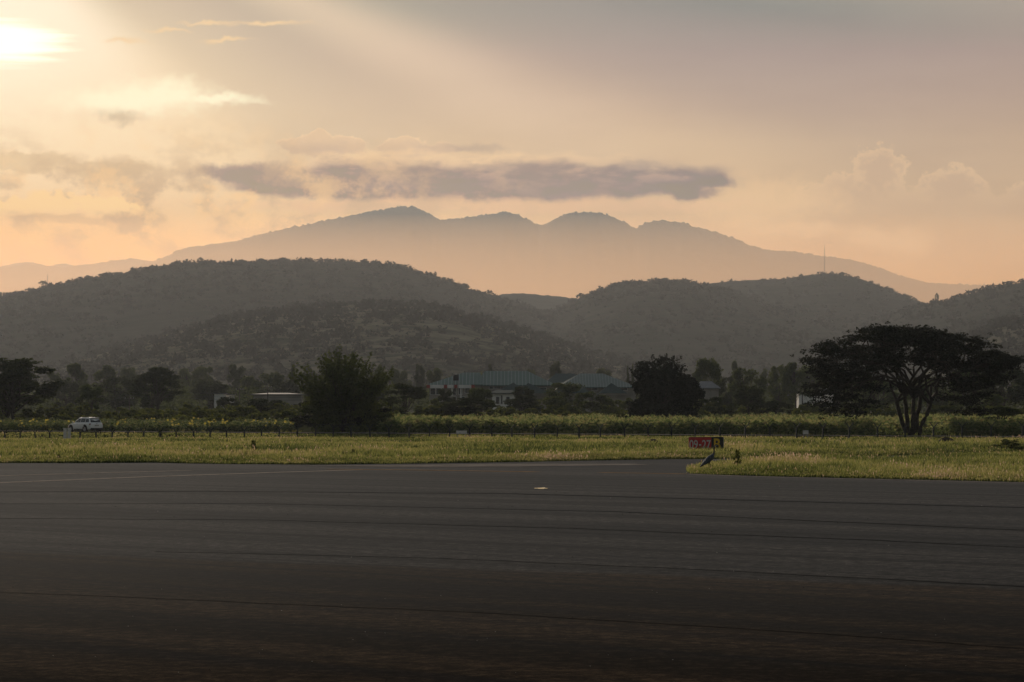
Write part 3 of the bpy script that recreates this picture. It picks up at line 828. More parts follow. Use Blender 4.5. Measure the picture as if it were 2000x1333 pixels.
def field(n1, n2, pxlo, pxhi, deep, rng):
    a = rng.uniform(pxlo, pxhi, n1 + n2); u = (a - 1000) / FPX
    # depth measured from the road
    rr = np.concatenate([6 + rng.rand(n1) * 9, 15 + rng.rand(n2) ** 1.3 * deep])
    base = np.interp(a, [p[0] for p in RPIX], [p.y for p in road])
    y = base + rr + 3
    return u * y, y
rng = np.random.RandomState(31)
x, y = field(2200, 4600, -270, 690, 120, rng)
k = 1000 + FPX * x / y < 572; x, y = x[k], y[k]
crop('sunflower_crop', x, y, 1.12, 41, 'sun', 'field of sunflowers in bloom behind the road on the left')
x, y = field(2750, 8900, 740, 2290, 170, rng)
k = ~((1000 + FPX * x / y > 1700) & (1000 + FPX * x / y < 1858) & (y < 300)); x, y = x[k], y[k]
crop('maize_crop', x, y, 1.55, 42, 'maize', 'tall field of maize behind the road on the right')

# ------------------------------------------------------------------ trees
M_bark = simple('bark', (0.055, 0.045, 0.036), 0.9, var=0.3, scale=6, spec=0.1)
M_lf = {
 'dark': foliage_mat('dark_leaves', (0.016, 0.024, 0.012), (0.045, 0.056, 0.022), trans=0.25),
 'mid': foliage_mat('mid_leaves', (0.028, 0.042, 0.020), (0.080, 0.096, 0.040), trans=0.3),
 'olive': foliage_mat('olive_leaves', (0.036, 0.050, 0.016), (0.115, 0.125, 0.042), trans=0.35),
 'black': foliage_mat('deep_leaves', (0.006, 0.009, 0.005), (0.018, 0.022, 0.009), trans=0.08),
}
def tube_np(paths, sides=6):
    """paths: list of (points (k,3), radii (k,)) -> V, F quads"""
    Vs, Fs, off = [], [], 0
    for P, R in paths:
        P = np.asarray(P, float); R = np.asarray(R, float); k = len(P)
        T = np.gradient(P, axis=0); T /= np.linalg.norm(T, axis=1)[:, None] + 1e-9
        up = np.where(np.abs(T[:, 2:3]) > 0.9, np.array([[1.0, 0, 0]]), np.array([[0, 0, 1.0]]))
        A = np.cross(T, up); A /= np.linalg.norm(A, axis=1)[:, None] + 1e-9
        B = np.cross(T, A)
        th = np.arange(sides) * 2 * np.pi / sides
        V = P[:, None, :] + (A[:, None, :] * np.cos(th)[None, :, None] + B[:, None, :] * np.sin(th)[None, :, None]) * R[:, None, None]
        Vs.append(V.reshape(-1, 3))
        i = (np.arange(k - 1)[:, None] * sides + np.arange(sides)[None, :]); j = (np.arange(k - 1)[:, None] * sides + (np.arange(sides)[None, :] + 1) % sides)
        Fs.append(np.stack([i, j, j + sides, i + sides], -1).reshape(-1, 4) + off)
        off += k * sides
    return np.concatenate(Vs), np.concatenate(Fs)

def limb(a, b, ra, rb, rng, sag=0.1, n=6, wig=0.04):
    a = np.array(a, float); b = np.array(b, float); L = np.linalg.norm(b - a)
    t = np.linspace(0, 1, n)[:, None]
    P = a + (b - a) * t
    P[:, 2] += (np.sin(t[:, 0] * np.pi)) * L * sag
    P[1:-1] += rng.normal(size=(n - 2, 3)) * L * wig
    return P, ra + (rb - ra) * np.linspace(0, 1, n) ** 0.8

def tree_geo(kind, H, W, seed, leaf=0.28, nleaf=7000):
    """unit: metres. Returns crown (V,F,t) and wood (V,F)."""
    rng = np.random.RandomState(seed)
    woods = []; C = []; R = []
    if kind in ('round', 'bush', 'tall', 'thorn'):
        zb = {'round': 0.28, 'bush': 0.06, 'tall': 0.3, 'thorn': 0.12}[kind] * H
        nc = {'round': 30, 'bush': 26, 'tall': 22, 'thorn': 46}[kind]
        for _ in range(nc):
            z = zb + (H - zb) * rng.beta(1.5, 1.4)
            f = (z - zb) / (H - zb)
            if kind == 'tall': prof = 0.9 * math.sin(math.pi * min(1, f * 0.9 + 0.12)) ** 0.7
            elif kind == 'bush': prof = math.sqrt(max(0.05, 1 - f ** 2.2))
            elif kind == 'thorn': prof = 0.72 + 0.42 * math.sin(math.pi * f * 0.9) if f < .8 else 0.75 * math.sqrt(max(.06, (1 - f) / .2))
            else: prof = math.sqrt(max(0.05, 1 - (f * 1.7 - 0.75) ** 2))
            th = rng.rand() * 6.283; rr = W / 2 * prof * (0.35 + 0.65 * math.sqrt(rng.rand())) * 0.86
            C.append((math.cos(th) * rr, math.sin(th) * rr, z))
            s = W * rng.uniform(0.09, 0.17)
            R.append((s, s, s * rng.uniform(0.55, 0.8)))
        C = np.array(C); R = np.array(R)
        C[:, 2] = np.minimum(C[:, 2], H - R[:, 2] * 0.7)
    elif kind == 'weed':
        for _ in range(60):
            th = rng.rand() * 6.283; q = rng.rand() ** .6; z = H * rng.rand() ** 1.3 * .9
            rr = W / 2 * q * math.sqrt(max(.04, 1 - (z / H) ** 1.5)) * .85
            C.append((math.cos(th) * rr, math.sin(th) * rr, z)); R.append((W * .08, W * .08, H * .10))
        C = np.array(C); R = np.array(R)
    elif kind == 'flat':
        for _ in range(34):
            th = rng.rand() * 6.283; q = math.sqrt(rng.rand()); rr = W / 2 * q * 0.9
            z = H * (0.93 - 0.30 * q ** 2.2) + rng.normal() * H * 0.04
            C.append((math.cos(th) * rr, math.sin(th) * rr, z)); s = W * rng.uniform(0.09, 0.15)
            R.append((s, s, s * 0.38))
        C = np.array(C); R = np.array(R)
    elif kind == 'spire':
        for k in range(22):
            f = k / 21; th = rng.rand() * 6.283; rr = W / 2 * (1 - f) * 0.7
            C.append((math.cos(th) * rr, math.sin(th) * rr, H * (0.12 + 0.86 * f))); s = W * (0.32 - 0.22 * f)
            R.append((s, s, H * 0.06))
        C = np.array(C); R = np.array(R)
    n_each = max(20, nleaf // len(C))
    V, F, t = leaf_cloud(C, R, n_each, leaf, rng, flat=0.6 if kind == 'flat' else 0.85)
    # stray sprays that roughen the outline
    k = len(C)
    d = rng.normal(size=(k * 2, 3)); d /= np.linalg.norm(d, axis=1)[:, None]; d[:, 2] = np.abs(d[:, 2]) * 0.7
    C2 = np.repeat(C, 2, 0) + d * np.repeat(R, 2, 0) * 1.15
    V2, F2, t2 = leaf_cloud(C2, np.repeat(R, 2, 0) * 0.35, max(6, n_each // 12), leaf * 0.8, rng)
    V = np.concatenate([V, V2]); F = np.concatenate([F, F2 + len(V) - len(V2)]); t = np.concatenate([t, t2])
    tr = max(0.10, H * 0.026)
    top = np.array([rng.normal() * W * .03, rng.normal() * W * .03, H * (0.9 if kind in ('tall', 'spire') else 0.42)])
    if kind == 'bush': top[2] = H * 0.3
    woods.append(limb((0, 0, -0.3), top, tr, tr * 0.5, rng, 0.0))
    for c in C[rng.permutation(len(C))[:16]]:
        f = rng.uniform(0.45, 1.0); st = np.array([0, 0, -0.3]) + (top + [0, 0, .3]) * f
        woods.append(limb(st, c, tr * 0.45, tr * 0.12, rng, 0.08))
    wV, wF = tube_np(woods, 6)
    return (V, F, t), (wV, wF)

PROTO = {}
def tree(kind, mat, variant, base, H, W, label, group, name=None, rz=0.0, cat='tree'):
    key = (kind, mat, variant)
    root = empty(name or {'bush': 'shrub', 'flat': 'acacia_tree', 'spire': 'conifer_tree'}.get(kind, 'tree'), base, rz)
    if key not in PROTO:
        # prototypes are 10 m tall and 10 m wide
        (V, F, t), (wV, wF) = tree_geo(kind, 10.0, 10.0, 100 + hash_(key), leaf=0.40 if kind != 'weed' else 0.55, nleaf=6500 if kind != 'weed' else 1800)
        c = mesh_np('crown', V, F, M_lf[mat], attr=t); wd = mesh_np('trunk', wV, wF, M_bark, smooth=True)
        c.parent = root; wd.parent = root; PROTO[key] = (c, wd)
    else:
        for s_ in PROTO[key]:
            d = s_.copy(); col.objects.link(d); d.parent = root
    root.scale = (W / 10, W / 10, H / 10)
    setp(root, label, cat, group)
    return root
def hash_(k): return (sum(ord(ch) for ch in k[0]) * 7 + sum(ord(ch) for ch in k[1]) * 3 + k[2] * 11) % 9973
def ptree(px, top, wpx, d, kind, mat, var, label, group=None, zb=0.0, **kw):
    s = FPX / d
    p = at(px, 794, d)
    ztop = at(px, top, d).z
    return tree(kind, mat, var, (p.x, p.y, zb), ztop - zb, wpx / s, label, group, rz=(px * 0.37) % 6.28, **kw)
G1 = 'trees of the belt beyond the fields'
BELT = [
 (28, 703, 186, 450, 'round', 'dark', 1, 'big dark spreading tree at the left edge behind the sunflowers'),
 (15, 735, 150, 455, 'bush', 'dark', 3, 'dark bush mass filling the foot of the big left tree'),
 (103, 722, 34, 950, 'round', 'mid', 2, 'small hazy round tree just right of the big left tree'),
 (147, 711, 52, 900, 'tall', 'mid', 1, 'pointed hazy tree left of the car rising above its neighbours'),
 (205, 716, 66, 950, 'tall', 'mid', 2, 'ragged hazy tree directly above the white car'),
 (128, 742, 74, 820, 'round', 'dark', 2, 'low rounded tree behind the big left tree'),
 (228, 738, 92, 760, 'round', 'dark', 3, 'broad dark rounded tree above and right of the white car'),
 (308, 719, 100, 620, 'flat', 'dark', 1, 'broad flat topped dark tree right of the car'),
 (300, 735, 88, 640, 'round', 'dark', 1, 'dark rounded tree filled in under the broad flat crown'),
 (178, 754, 62, 500, 'round', 'mid', 1, 'small green tree with a bushy head just above the car'),
 (250, 721, 44, 1050, 'round', 'mid', 1, 'faint hazy tree between the two broad left trees'),
 (362, 722, 50, 1050, 'tall', 'mid', 3, 'faint feathery tree right of the flat topped tree'),
 (398, 718, 64, 1000, 'round', 'mid', 3, 'hazy round tree above the white wall'),
 (412, 745, 84, 800, 'round', 'dark', 2, 'dark rounded tree standing just above the first white wall'),
 (461, 714, 44, 980, 'round', 'dark', 3, 'tallest small dark tree above the gap between the white walls'),
 (490, 736, 60, 900, 'tall', 'mid', 1, 'ragged tree behind the long white wall, left half'),
 (523, 728, 72, 860, 'round', 'mid', 2, 'pale rounded tree behind the long white wall, right half'),
 (572, 715, 26, 900, 'spire', 'dark', 1, 'narrow dark tree left of the feathery thorn tree'),
 (560, 744, 56, 840, 'round', 'dark', 1, 'low dark tree touching the left side of the thorn tree'),
 (448, 776, 50, 560, 'round', 'dark', 1, 'dark small tree in front of the gap in the white walls'),
 (520, 778, 120, 480, 'bush', 'dark', 1, 'wide dark thicket left of the feathery thorn tree'),
 (742, 715, 44, 1000, 'tall', 'mid', 2, 'pale ragged tree just right of the thorn tree top'),
 (770, 722, 30, 960, 'tall', 'mid', 1, 'slim pale tree second to the right of the thorn tree'),
 (790, 726, 34, 980, 'tall', 'mid', 3, 'slim pale tree third to the right of the thorn tree'),
 (820, 713, 24, 950, 'round', 'dark', 2, 'small dark topped tree above the gap left of the green roofs'),
 (848, 722, 42, 900, 'round', 'mid', 1, 'rounded hazy tree left of the water tank'),
 (790, 750, 96, 470, 'flat', 'dark', 2, 'dark leaning tree with forked bare trunk right of the thorn tree'),
 (768, 778, 72, 440, 'bush', 'dark', 2, 'dark shrub between thorn tree and forked tree'),
 (869, 762, 44, 520, 'round', 'dark', 3, 'small dark tree in front of the red and white fascia'),
 (940, 760, 66, 500, 'round', 'mid', 1, 'rounded tree hiding the lower floor of the house with the red fascia'),
 (914, 778, 112, 420, 'flat', 'dark', 3, 'low wide dark acacia in front of the maize right of the forked tree'),
 (905, 790, 90, 410, 'bush', 'black', 1, 'black shrub mass under the low wide acacia'),
 (1022, 757, 50, 560, 'round', 'dark', 1, 'small round dark tree in front of the middle green roof'),
 (1018, 772, 84, 520, 'bush', 'dark', 1, 'dark bush mass under the small round tree by the green roof'),
 (1100, 749, 88, 560, 'round', 'mid', 3, 'broad tree with thin branches in front of the right green roof'),
 (1092, 775, 76, 480, 'bush', 'mid', 2, 'olive bush in front of the broad thin branched tree'),
 (1162, 764, 96, 500, 'bush', 'mid', 1, 'grey green bush between the broad tree and the black thorn tree'),
 (1085, 708, 26, 900, 'round', 'dark', 2, 'dark little tree standing on the horizon above the green roofs'),
 (1040, 722, 30, 880, 'round', 'mid', 2, 'hazy bush top peeping over the middle green roof'),
 (958, 713, 14, 900, 'round', 'dark', 1, 'tiny dark tree top above the left green roof'),
 (1226, 718, 12, 760, 'spire', 'dark', 1, 'left one of the two narrow conifers by the black thorn tree'),
 (1236, 714, 13, 760, 'spire', 'dark', 1, 'right one of the two narrow conifers by the black thorn tree'),
 (1180, 722, 40, 950, 'round', 'mid', 1, 'hazy round tree behind the right green roof'),
 (1385, 703, 64, 640, 'round', 'mid', 1, 'tall rounded green tree right of the black thorn tree'),
 (1425, 738, 56, 700, 'round', 'dark', 3, 'low dark tree between two taller rounded trees'),
 (1464, 720, 80, 660, 'round', 'mid', 2, 'wide rounded green tree in the middle of the right belt'),
 (1464, 754, 70, 480, 'round', 'dark', 2, 'dark ball shaped tree in front of the wide green tree'),
 (1398, 775, 90, 470, 'bush', 'dark', 2, 'dark bush mass right of the black thorn tree'),
 (1352, 790, 60, 430, 'bush', 'olive', 1, 'olive shrub at the foot of the black thorn tree'),
 (1520, 782, 80, 470, 'bush', 'dark', 1, 'dark low bush mass left of the white house'),
 (1522, 716, 52, 720, 'round', 'mid', 3, 'rounded tree left of the palm with pale gaps'),
 (1552, 711, 66, 700, 'tall', 'mid', 2, 'airy tree with pale gaps behind the palm'),
 (1582, 716, 50, 760, 'round', 'mid', 1, 'green tree above the white house'),
 (1435, 706, 20, 980, 'tall', 'mid', 1, 'faint thin tree above the low dark tree'),
 (1500, 722, 36, 1000, 'round', 'mid', 2, 'faint far tree in the gap of the right belt'),
 (1640, 735, 90, 640, 'round', 'mid', 3, 'green tree half hidden by the left side of the umbrella tree'),
 (1720, 742, 110, 620, 'round', 'mid', 1, 'hazy tree seen through the left of the umbrella tree'),
 (1810, 738, 110, 640, 'round', 'mid', 2, 'hazy tree seen through the right of the umbrella tree'),
 (1890, 726, 90, 600, 'round', 'mid', 1, 'dim tree behind the drooping right side of the umbrella tree'),
 (1960, 714, 110, 560, 'round', 'dark', 2, 'big blue green tree at the right edge behind the umbrella tree'),
 (2015, 735, 70, 600, 'round', 'mid', 3, 'tree cut off by the right edge'),
 (1930, 770, 90, 470, 'bush', 'mid', 2, 'hazy bush right of the umbrella tree'),
 (1700, 790, 110, 420, 'bush', 'mid', 1, 'bush mass under the left boughs of the umbrella tree'),
 (1850, 792, 110, 420, 'bush', 'mid', 2, 'bush mass under the right boughs of the umbrella tree'),
 (640, 752, 90, 620, 'round', 'dark', 2, 'dark round tree behind the left of the thorn tree'),
 (715, 748, 90, 640, 'round', 'dark', 3, 'dark round tree behind the right of the thorn tree'),
]
for a in BELT: ptree(*a[:7], a[7], G1)
# low green mounds of scrub behind the sunflowers
rng = np.random.RandomState(77)
MS = [(215, 804, 90, 430), (300, 800, 80, 440), (262, 790, 60, 480), (345, 792, 90, 470), (395, 797, 100, 440), (455, 792, 90, 460), (500, 802, 90, 430), (375, 806, 110, 405), (430, 808, 90, 400), (560, 800, 70, 420), (120, 806, 70, 420), (165, 810, 60, 400), (60, 812, 90, 400), (830, 806, 70, 420), (870, 812, 60, 400), (1010, 806, 90, 440), (1140, 805, 90, 450), (1440, 804, 90, 460), (1560, 806, 90, 440), (1620, 808, 80, 440), (1980, 800, 90, 440)]
for k_ in range(74): MS.append((k_ * 28 - 30 + rng.uniform(-10, 10), rng.uniform(784, 803), rng.uniform(40, 80), rng.uniform(415, 540)))
MS += [(142, 781, 60, 520), (430, 785, 70, 520), (545, 781, 110, 540), (505, 782, 60, 540), (600, 780, 60, 520), (850, 777, 50, 540), (878, 779, 46, 540), (905, 780, 60, 540), (985, 790, 80, 540), (1060, 773, 60, 540), (1120, 772, 60, 540), (1200, 776, 70, 540), (1225, 772, 50, 540), (1380, 770, 70, 520), (1575, 786, 60, 520), (1610, 787, 60, 520), (950, 778, 50, 560)]
Cs, Rs = [], []
for px, top, wpx, d in MS:
    s = FPX / d; H = at(px, top, d).z; W = wpx / s; b = at(px, 794, d)
    for _ in range(16):
        a = rng.uniform(-.5, .5); e = rng.uniform(-.5, .5)
        hh = H * (1 - (2 * a) ** 2 * 0.7) * rng.uniform(.55, .95)
        r = W * rng.uniform(.07, .13)
        Cs.append((b.x + a * W, b.y + e * W, max(0.2, hh - r * .5))); Rs.append((r, r, r * .7))
V, F, t = leaf_cloud(np.array(Cs), np.array(Rs), 120, 0.34, rng)
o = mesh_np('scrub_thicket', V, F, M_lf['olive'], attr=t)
setp(o, 'low green thicket behind the sunflowers and maize', 'scrub', kind='stuff')
# hazy far belt of trees that reads as one mass
rng = np.random.RandomState(78)
Cs, Rs = [], []
for k in range(900):
    d = rng.uniform(800, 1250); px = rng.uniform(-80, 2080); s = FPX / d
    b = at(px, 794, d)
    H = rng.uniform(3, 9.5) * (0.8 + .8 * (vnoise(px / 60, d / 200, 3)))
    r = rng.uniform(1.6, 3.6)
    for q in range(2):
        Cs.append((b.x + rng.normal() * r, b.y, H * (0.45 + .4 * q) * .9)); Rs.append((r, r, H * .3))
V, F, t = leaf_cloud(np.array(Cs), np.array(Rs), 60, 0.8, rng)
o = mesh_np('far_woodland', V, F, M_lf['mid'], attr=t)
setp(o, 'hazy woodland along the foot of the hills', 'woodland', kind='stuff')

# ---- the umbrella tree at the right
def big_umbrella():
    rng = np.random.RandomState(5)
    d = 292.0; s = FPX / d
    b = at(1782, 794, d); b.z = -0.05
    root = empty('umbrella_tree', b)
    def P(px, py, dy=0.0):
        q = at(px, py, d); return np.array([q.x - b.x, dy, q.z - b.z])
    woods = []
    forks = [(1750, 785, -.5), (1768, 772, .5), (1784, 778, -.2), (1800, 768, .5), (1816, 790, -.6)]
    hubs = []
    for fx, fy, dy in forks:
        hubs.append(P(fx, fy, dy))
        woods.append(limb(P(1780 + (fx - 1782) * .28, 853, dy * .5), hubs[-1], 0.30, 0.20, rng, -0.03, n=8, wig=0.012))
    # clumps: outline traced as the top edge of the crown, then filled inwards in layers
    top = [(1580, 700), (1600, 668), (1620, 662), (1660, 655), (1690, 640), (1705, 631), (1745, 632), (1770, 637), (1810, 635), (1830, 640), (1860, 648), (1900, 655), (1920, 668), (1945, 683), (1975, 692), (1985, 700)]
    tx = [p[0] for p in top]; ty = [p[1] for p in top]
    botx = [1580, 1600, 1640, 1680, 1700, 1740, 1790, 1830, 1850, 1880, 1900, 1930, 1960, 1985]
    boty = [774, 798, 810, 808, 785, 722, 705, 715, 790, 812, 812, 770, 720, 705]
    C, R = [], []
    for k in range(520):
        px = rng.uniform(1584, 1978)
        t0 = np.interp(px, tx, ty) + 9; b0 = np.interp(px, botx, boty) - 4
        q = rng.rand() ** (2.2 if 1695 < px < 1855 else 1.45)
        py = t0 + (b0 - t0) * q
        e = math.sqrt(max(0.04, 1 - ((px - 1782) / 205) ** 2))
        dy = rng.uniform(-1, 1) * 9.0 * e
        r = rng.uniform(0.55, 1.15)
        # further from the middle plane the dome is lower
        py += (dy / 10.0) ** 2 * 22
        C.append(P(px, py, dy)); R.append((r * 1.35, r * 1.35, r * 0.34))
    for px, py in zip(tx, ty):
        C.append(P(px + 3, py + 8, rng.normal() * 1.5)); R.append((1.3, 0.9, 0.34))
    C = np.array(C); R = np.array(R)
    V, F, t = leaf_cloud(C, R, 92, 0.25, rng, flat=0.6)
    # drooping sprays at the skirt
    k = rng.randint(0, len(C), 700)
    C2 = C[k] + np.clip(rng.normal(size=(700, 3)), -1.3, 1.3) * R[k] * [1.1, 1.1, 1.2]
    V2, F2, t2 = leaf_cloud(C2, np.tile([[0.32, 0.32, 0.16]], (700, 1)), 12, 0.2, rng)
    Vc = np.concatenate([V, V2]); Fc = np.concatenate([F, F2 + len(V)]); tc_ = np.concatenate([t, t2])
    # boughs: first sweep out from hubs to mid points, then fan to clumps
    mids = []
    for k in range(26):
        th = rng.rand() * 6.283; rr = rng.uniform(2.5, 7.5)
        px = 1782 + rr * math.cos(th) * s; dy = rr * math.sin(th) * .9
        t0 = np.interp(px, tx, ty); zz = P(px, t0 + rng.uniform(35, 105), 0)[2]
        m = np.array([px / s - 1782 / s, dy, zz]); m[0] = P(px, 700)[0]
        h = hubs[rng.randint(len(hubs))]
        woods.append(limb(h, m, 0.15, 0.08, rng, 0.10, n=9, wig=0.02)); mids.append(m)
    mids = np.array(mids)
    for c in C[rng.permutation(len(C))[:330]]:
        dd = np.linalg.norm(mids - c, axis=1); m = mids[np.argmin(dd)]
        woods.append(limb(m, c, 0.075, 0.025, rng, 0.06, n=6, wig=0.03))
    wV, wF = tube_np(woods, 6)
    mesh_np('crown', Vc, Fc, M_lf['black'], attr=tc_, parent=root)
    mesh_np('trunk', wV, wF, M_bark, smooth=True, parent=root)
    setp(root, 'huge dark umbrella shaped tree with several trunks behind the fence', 'tree')
big_umbrella()

# ---- feathery thorn tree left of the middle
def feather_tree(name, pxc, top, base_py, wtop, d, mat, seed, label, n=520, skirt=True, spread=1.0, lo_=0.74, hi_=1.12):
    rng = np.random.RandomState(seed); s = FPX / d
    b = at(pxc, 794, d); b.z = 0.0
    root = empty(name, b)
    H = at(pxc, top, d).z; W = wtop / s
    woods = []; Vs, Fs, Ts, off = [], [], [], 0
    tips = []
    for k in range(n):
        th = rng.rand() * 6.283; el_ = rng.uniform(-0.12, 1.5)
        r = math.cos(el_) ** 0.8
        tip = np.array([math.cos(th) * r * W / 2, math.sin(th) * r * W / 2 * spread, H * (0.60 + 0.40 * math.sin(el_))])
        tip *= rng.uniform(lo_, hi_) if rng.rand() < .6 else rng.uniform(.5, .8)
        tips.append(tip)
    tips = np.array(tips)
    # each twig carries leaflets along its outer half, drooping at the end
    m = 34
    st = tips * [0.35, 0.35, 0.45]
    tt = np.repeat(np.linspace(0.45, 1.05, m)[None, :], n, 0)
    P = st[:, None, :] + (tips - st)[:, None, :] * tt[:, :, None]
    P[:, :, 2] += (np.sin(tt * 2.4) * 0.10 * H * 0.5)
    P = P.reshape(-1, 3) + rng.normal(size=(n * m, 3)) * 0.09
    V, F, t = leaf_cloud(P, np.full((n * m, 3), 0.09), 2, 0.23, rng)
    Vs.append(V); Fs.append(F); Ts.append(t); off = len(V)
    if skirt:
        C, R = [], []
        for k in range(70):
            th = rng.rand() * 6.283; q = math.sqrt(rng.rand())
            z = H * rng.uniform(0.03, 0.42)
            rr = W / 2 * (1.16 - 0.6 * z / H) * q
            C.append((math.cos(th) * rr, math.sin(th) * rr * .8, z)); R.append((.9, .9, .55))
        V, F, t = leaf_cloud(np.array(C), np.array(R), 110, 0.24, rng)
        Vs.append(V); Fs.append(F + off); Ts.append(t)
    hub = np.array([0, 0, H * .16])
    woods.append(limb((0, 0, -.3), hub, .3, .24, rng, 0))
    for k in range(0, n, 4):
        woods.append(limb(hub + rng.normal(size=3) * .1, tips[k], .07, .015, rng, .06, n=7, wig=.02))
    wV, wF = tube_np(woods, 5)
    mesh_np('crown', np.concatenate(Vs), np.concatenate(Fs), M_lf[mat], attr=np.concatenate(Ts), parent=root)
    mesh_np('trunk', wV, wF, M_bark, smooth=True, parent=root)
    setp(root, label, 'tree')
feather_tree('thorn_tree', 670, 707, 845, 180, 314, 'mid', 61, 'feathery olive thorn tree with a bushy skirt standing left of the green roofed houses', n=330, hi_=1.16)
feather_tree('thorn_tree', 1292, 697, 830, 134, 400, 'black', 62, 'tall blackish thorn tree right of the green roofed houses', n=240, lo_=0.6, hi_=1.0)
ptree(1296, 700, 132, 402, 'round', 'black', 2, 'dense black inner tree filling the blackish thorn tree', None)
ptree(1340, 745, 72, 404, 'round', 'black', 1, 'small dark tree against the right side of the blackish thorn tree', None)
ptree(1268, 777, 104, 372, 'bush', 'black', 3, 'dense black bush in front of the maize below the blackish thorn tree', None, name='shrub', cat='shrub')
ptree(1210, 806, 44, 372, 'bush', 'olive', 2, 'yellow green shrub left of the dense black bush', None, name='shrub', cat='shrub')
ptree(612, 786, 112, 318, 'bush', 'black', 2, 'black shrub under the left of the feathery thorn tree', None, name='shrub', cat='shrub')
ptree(728, 792, 96, 316, 'bush', 'black', 1, 'black shrub under the right of the feathery thorn tree', None, name='shrub', cat='shrub')
ptree(668, 800, 160, 317, 'bush', 'black', 3, 'widest black bush mass hugging the trunk of the feathery thorn tree', None, name='shrub', cat='shrub')
ptree(1955, 792, 84, 312, 'flat', 'mid', 1, 'small flat topped acacia right of the umbrella tree', None)
ptree(1945, 812, 96, 306, 'bush', 'black', 1, 'dark shrub under the small flat topped acacia', None, name='shrub', cat='shrub')
# palm by the white house
def palm(px, top, d, label, seed):
    rng = np.random.RandomState(seed); b = at(px, 794, d); b.z = 0
    H = at(px, top, d).z; root = empty('palm_tree', b)
    V, F = tube_np([limb((0, 0, -.2), (0.15, 0, H * .82), .16, .11, rng, 0, n=7, wig=.005)], 7)
    mesh_np('trunk', V, F, M_bark, smooth=True, parent=root)
    Vs, Fs, o_ = [], [], 0
    for k in range(26):
        th = rng.rand() * 6.283; L = rng.uniform(1.6, 2.3); e = rng.uniform(-.2, 1.2)
        for j in range(14):
            t = j / 13; r = L * t * math.cos(e * (1 - t * .4)); z = H * .82 + L * (math.sin(e) * t - 0.75 * t * t)
            c = np.array([.15 + math.cos(th) * r, math.sin(th) * r, z]); nn = np.array([-math.sin(th), math.cos(th), 0])
            for sg in (-1, 1):
                Vs += [c, c + np.array([math.cos(th), math.sin(th), 0]) * .12, c + nn * sg * .42 * (1 - t * .6) - np.array([0, 0, .25])]
                Fs.append((o_, o_ + 1, o_ + 2)); o_ += 3
    mesh_np('crown', np.array(Vs), np.array(Fs), M_lf['mid'], attr=np.full(len(Vs), .5), parent=root)
    setp(root, label, 'palm tree')
palm(1592, 752, 560, 'small palm in front of the white house left of the umbrella tree', 4)
palm(1566, 757, 575, 'lower palm just left of the small palm by the white house', 8)

# ---- trees on the skylines of the hills
def hz1(h, px, d):
    u = (px - 1000) / FPX
    return float(hz(h, np.array([u * d]), np.array([d]))[0])
def skyline(px, top, wpx, D, kind, label, group, h, base_py=None, zb=None, mat='dark', var=1):
    d = D * 0.995; s = FPX / d
    z0 = hz1(h, px, d) - 0.5
    zt = max(at(px, top, d).z, z0 + 2)
    p = at(px, 794, d)
    return tree(kind, mat, var, (p.x, p.y, z0), zt - z0, wpx / s, label, group, rz=px % 6)
G2 = 'trees along the skyline of the left hill'
for px, top, w_, kd, lb in [(390, 503, 14, 'round', 'lone upright tree on the crest of the left hill'), (292, 521, 11, 'flat', 'small flat tree left of the lone crest tree'), (155, 541, 13, 'flat', 'flat topped tree above the left slope, lower one'), (171, 538, 14, 'flat', 'flat topped tree above the left slope, upper one'), (83, 549, 20, 'flat', 'flat tree by the thin far left mast'), (205, 534, 30, 'flat', 'wide dark tree clump high on the left slope'), (228, 532, 26, 'flat', 'wide tree clump right end of the slope row'), (470, 507, 18, 'bush', 'low bush left of the crest hut'), (626, 503, 8, 'bush', 'small round bush right of the crest hut'), (664, 505, 13, 'bush', 'flat bush on the crest further right of the hut'), (735, 510, 24, 'bush', 'flat bush at the start of the right descent of the left hill'), (783, 516, 26, 'bush', 'long bush on the right descent of the left hill'), (868, 541, 12, 'bush', 'bush half way down the right descent of the left hill'), (415, 511, 4, 'spire', 'tiny pointed tree right of the lone crest tree'), (341, 512, 4, 'spire', 'tiny pointed tree left of the lone crest tree')]:
    skyline(px, top, w_, 3800, kd, lb, G2, LEFTH)
G3 = 'trees along the skyline of the right hills'
for px, top, w_, D, kd, lb, h in [(1830, 573, 9, 3500, 'round', 'lone tree in the saddle right of the mast hill', REDGE), (1270, 545, 18, 3800, 'bush', 'bushy top left on the wooded right hill', RIGHTH), (1300, 543, 16, 3800, 'round', 'tree on the top of the wooded right hill', RIGHTH), (1325, 546, 14, 3800, 'round', 'tree right of the top of the wooded right hill', RIGHTH), (1170, 563, 16, 3800, 'bush', 'bush on the left shoulder of the wooded right hill', RIGHTH), (1220, 552, 18, 3800, 'bush', 'bush half way up the left of the wooded right hill', RIGHTH), (1970, 549, 12, 3500, 'bush', 'bush on the skyline at the far right edge', REDGE), (1905, 565, 14, 3500, 'bush', 'bush on the slope rising to the right edge', REDGE)]:
    skyline(px, top, w_, D, kd, lb, G3, h)

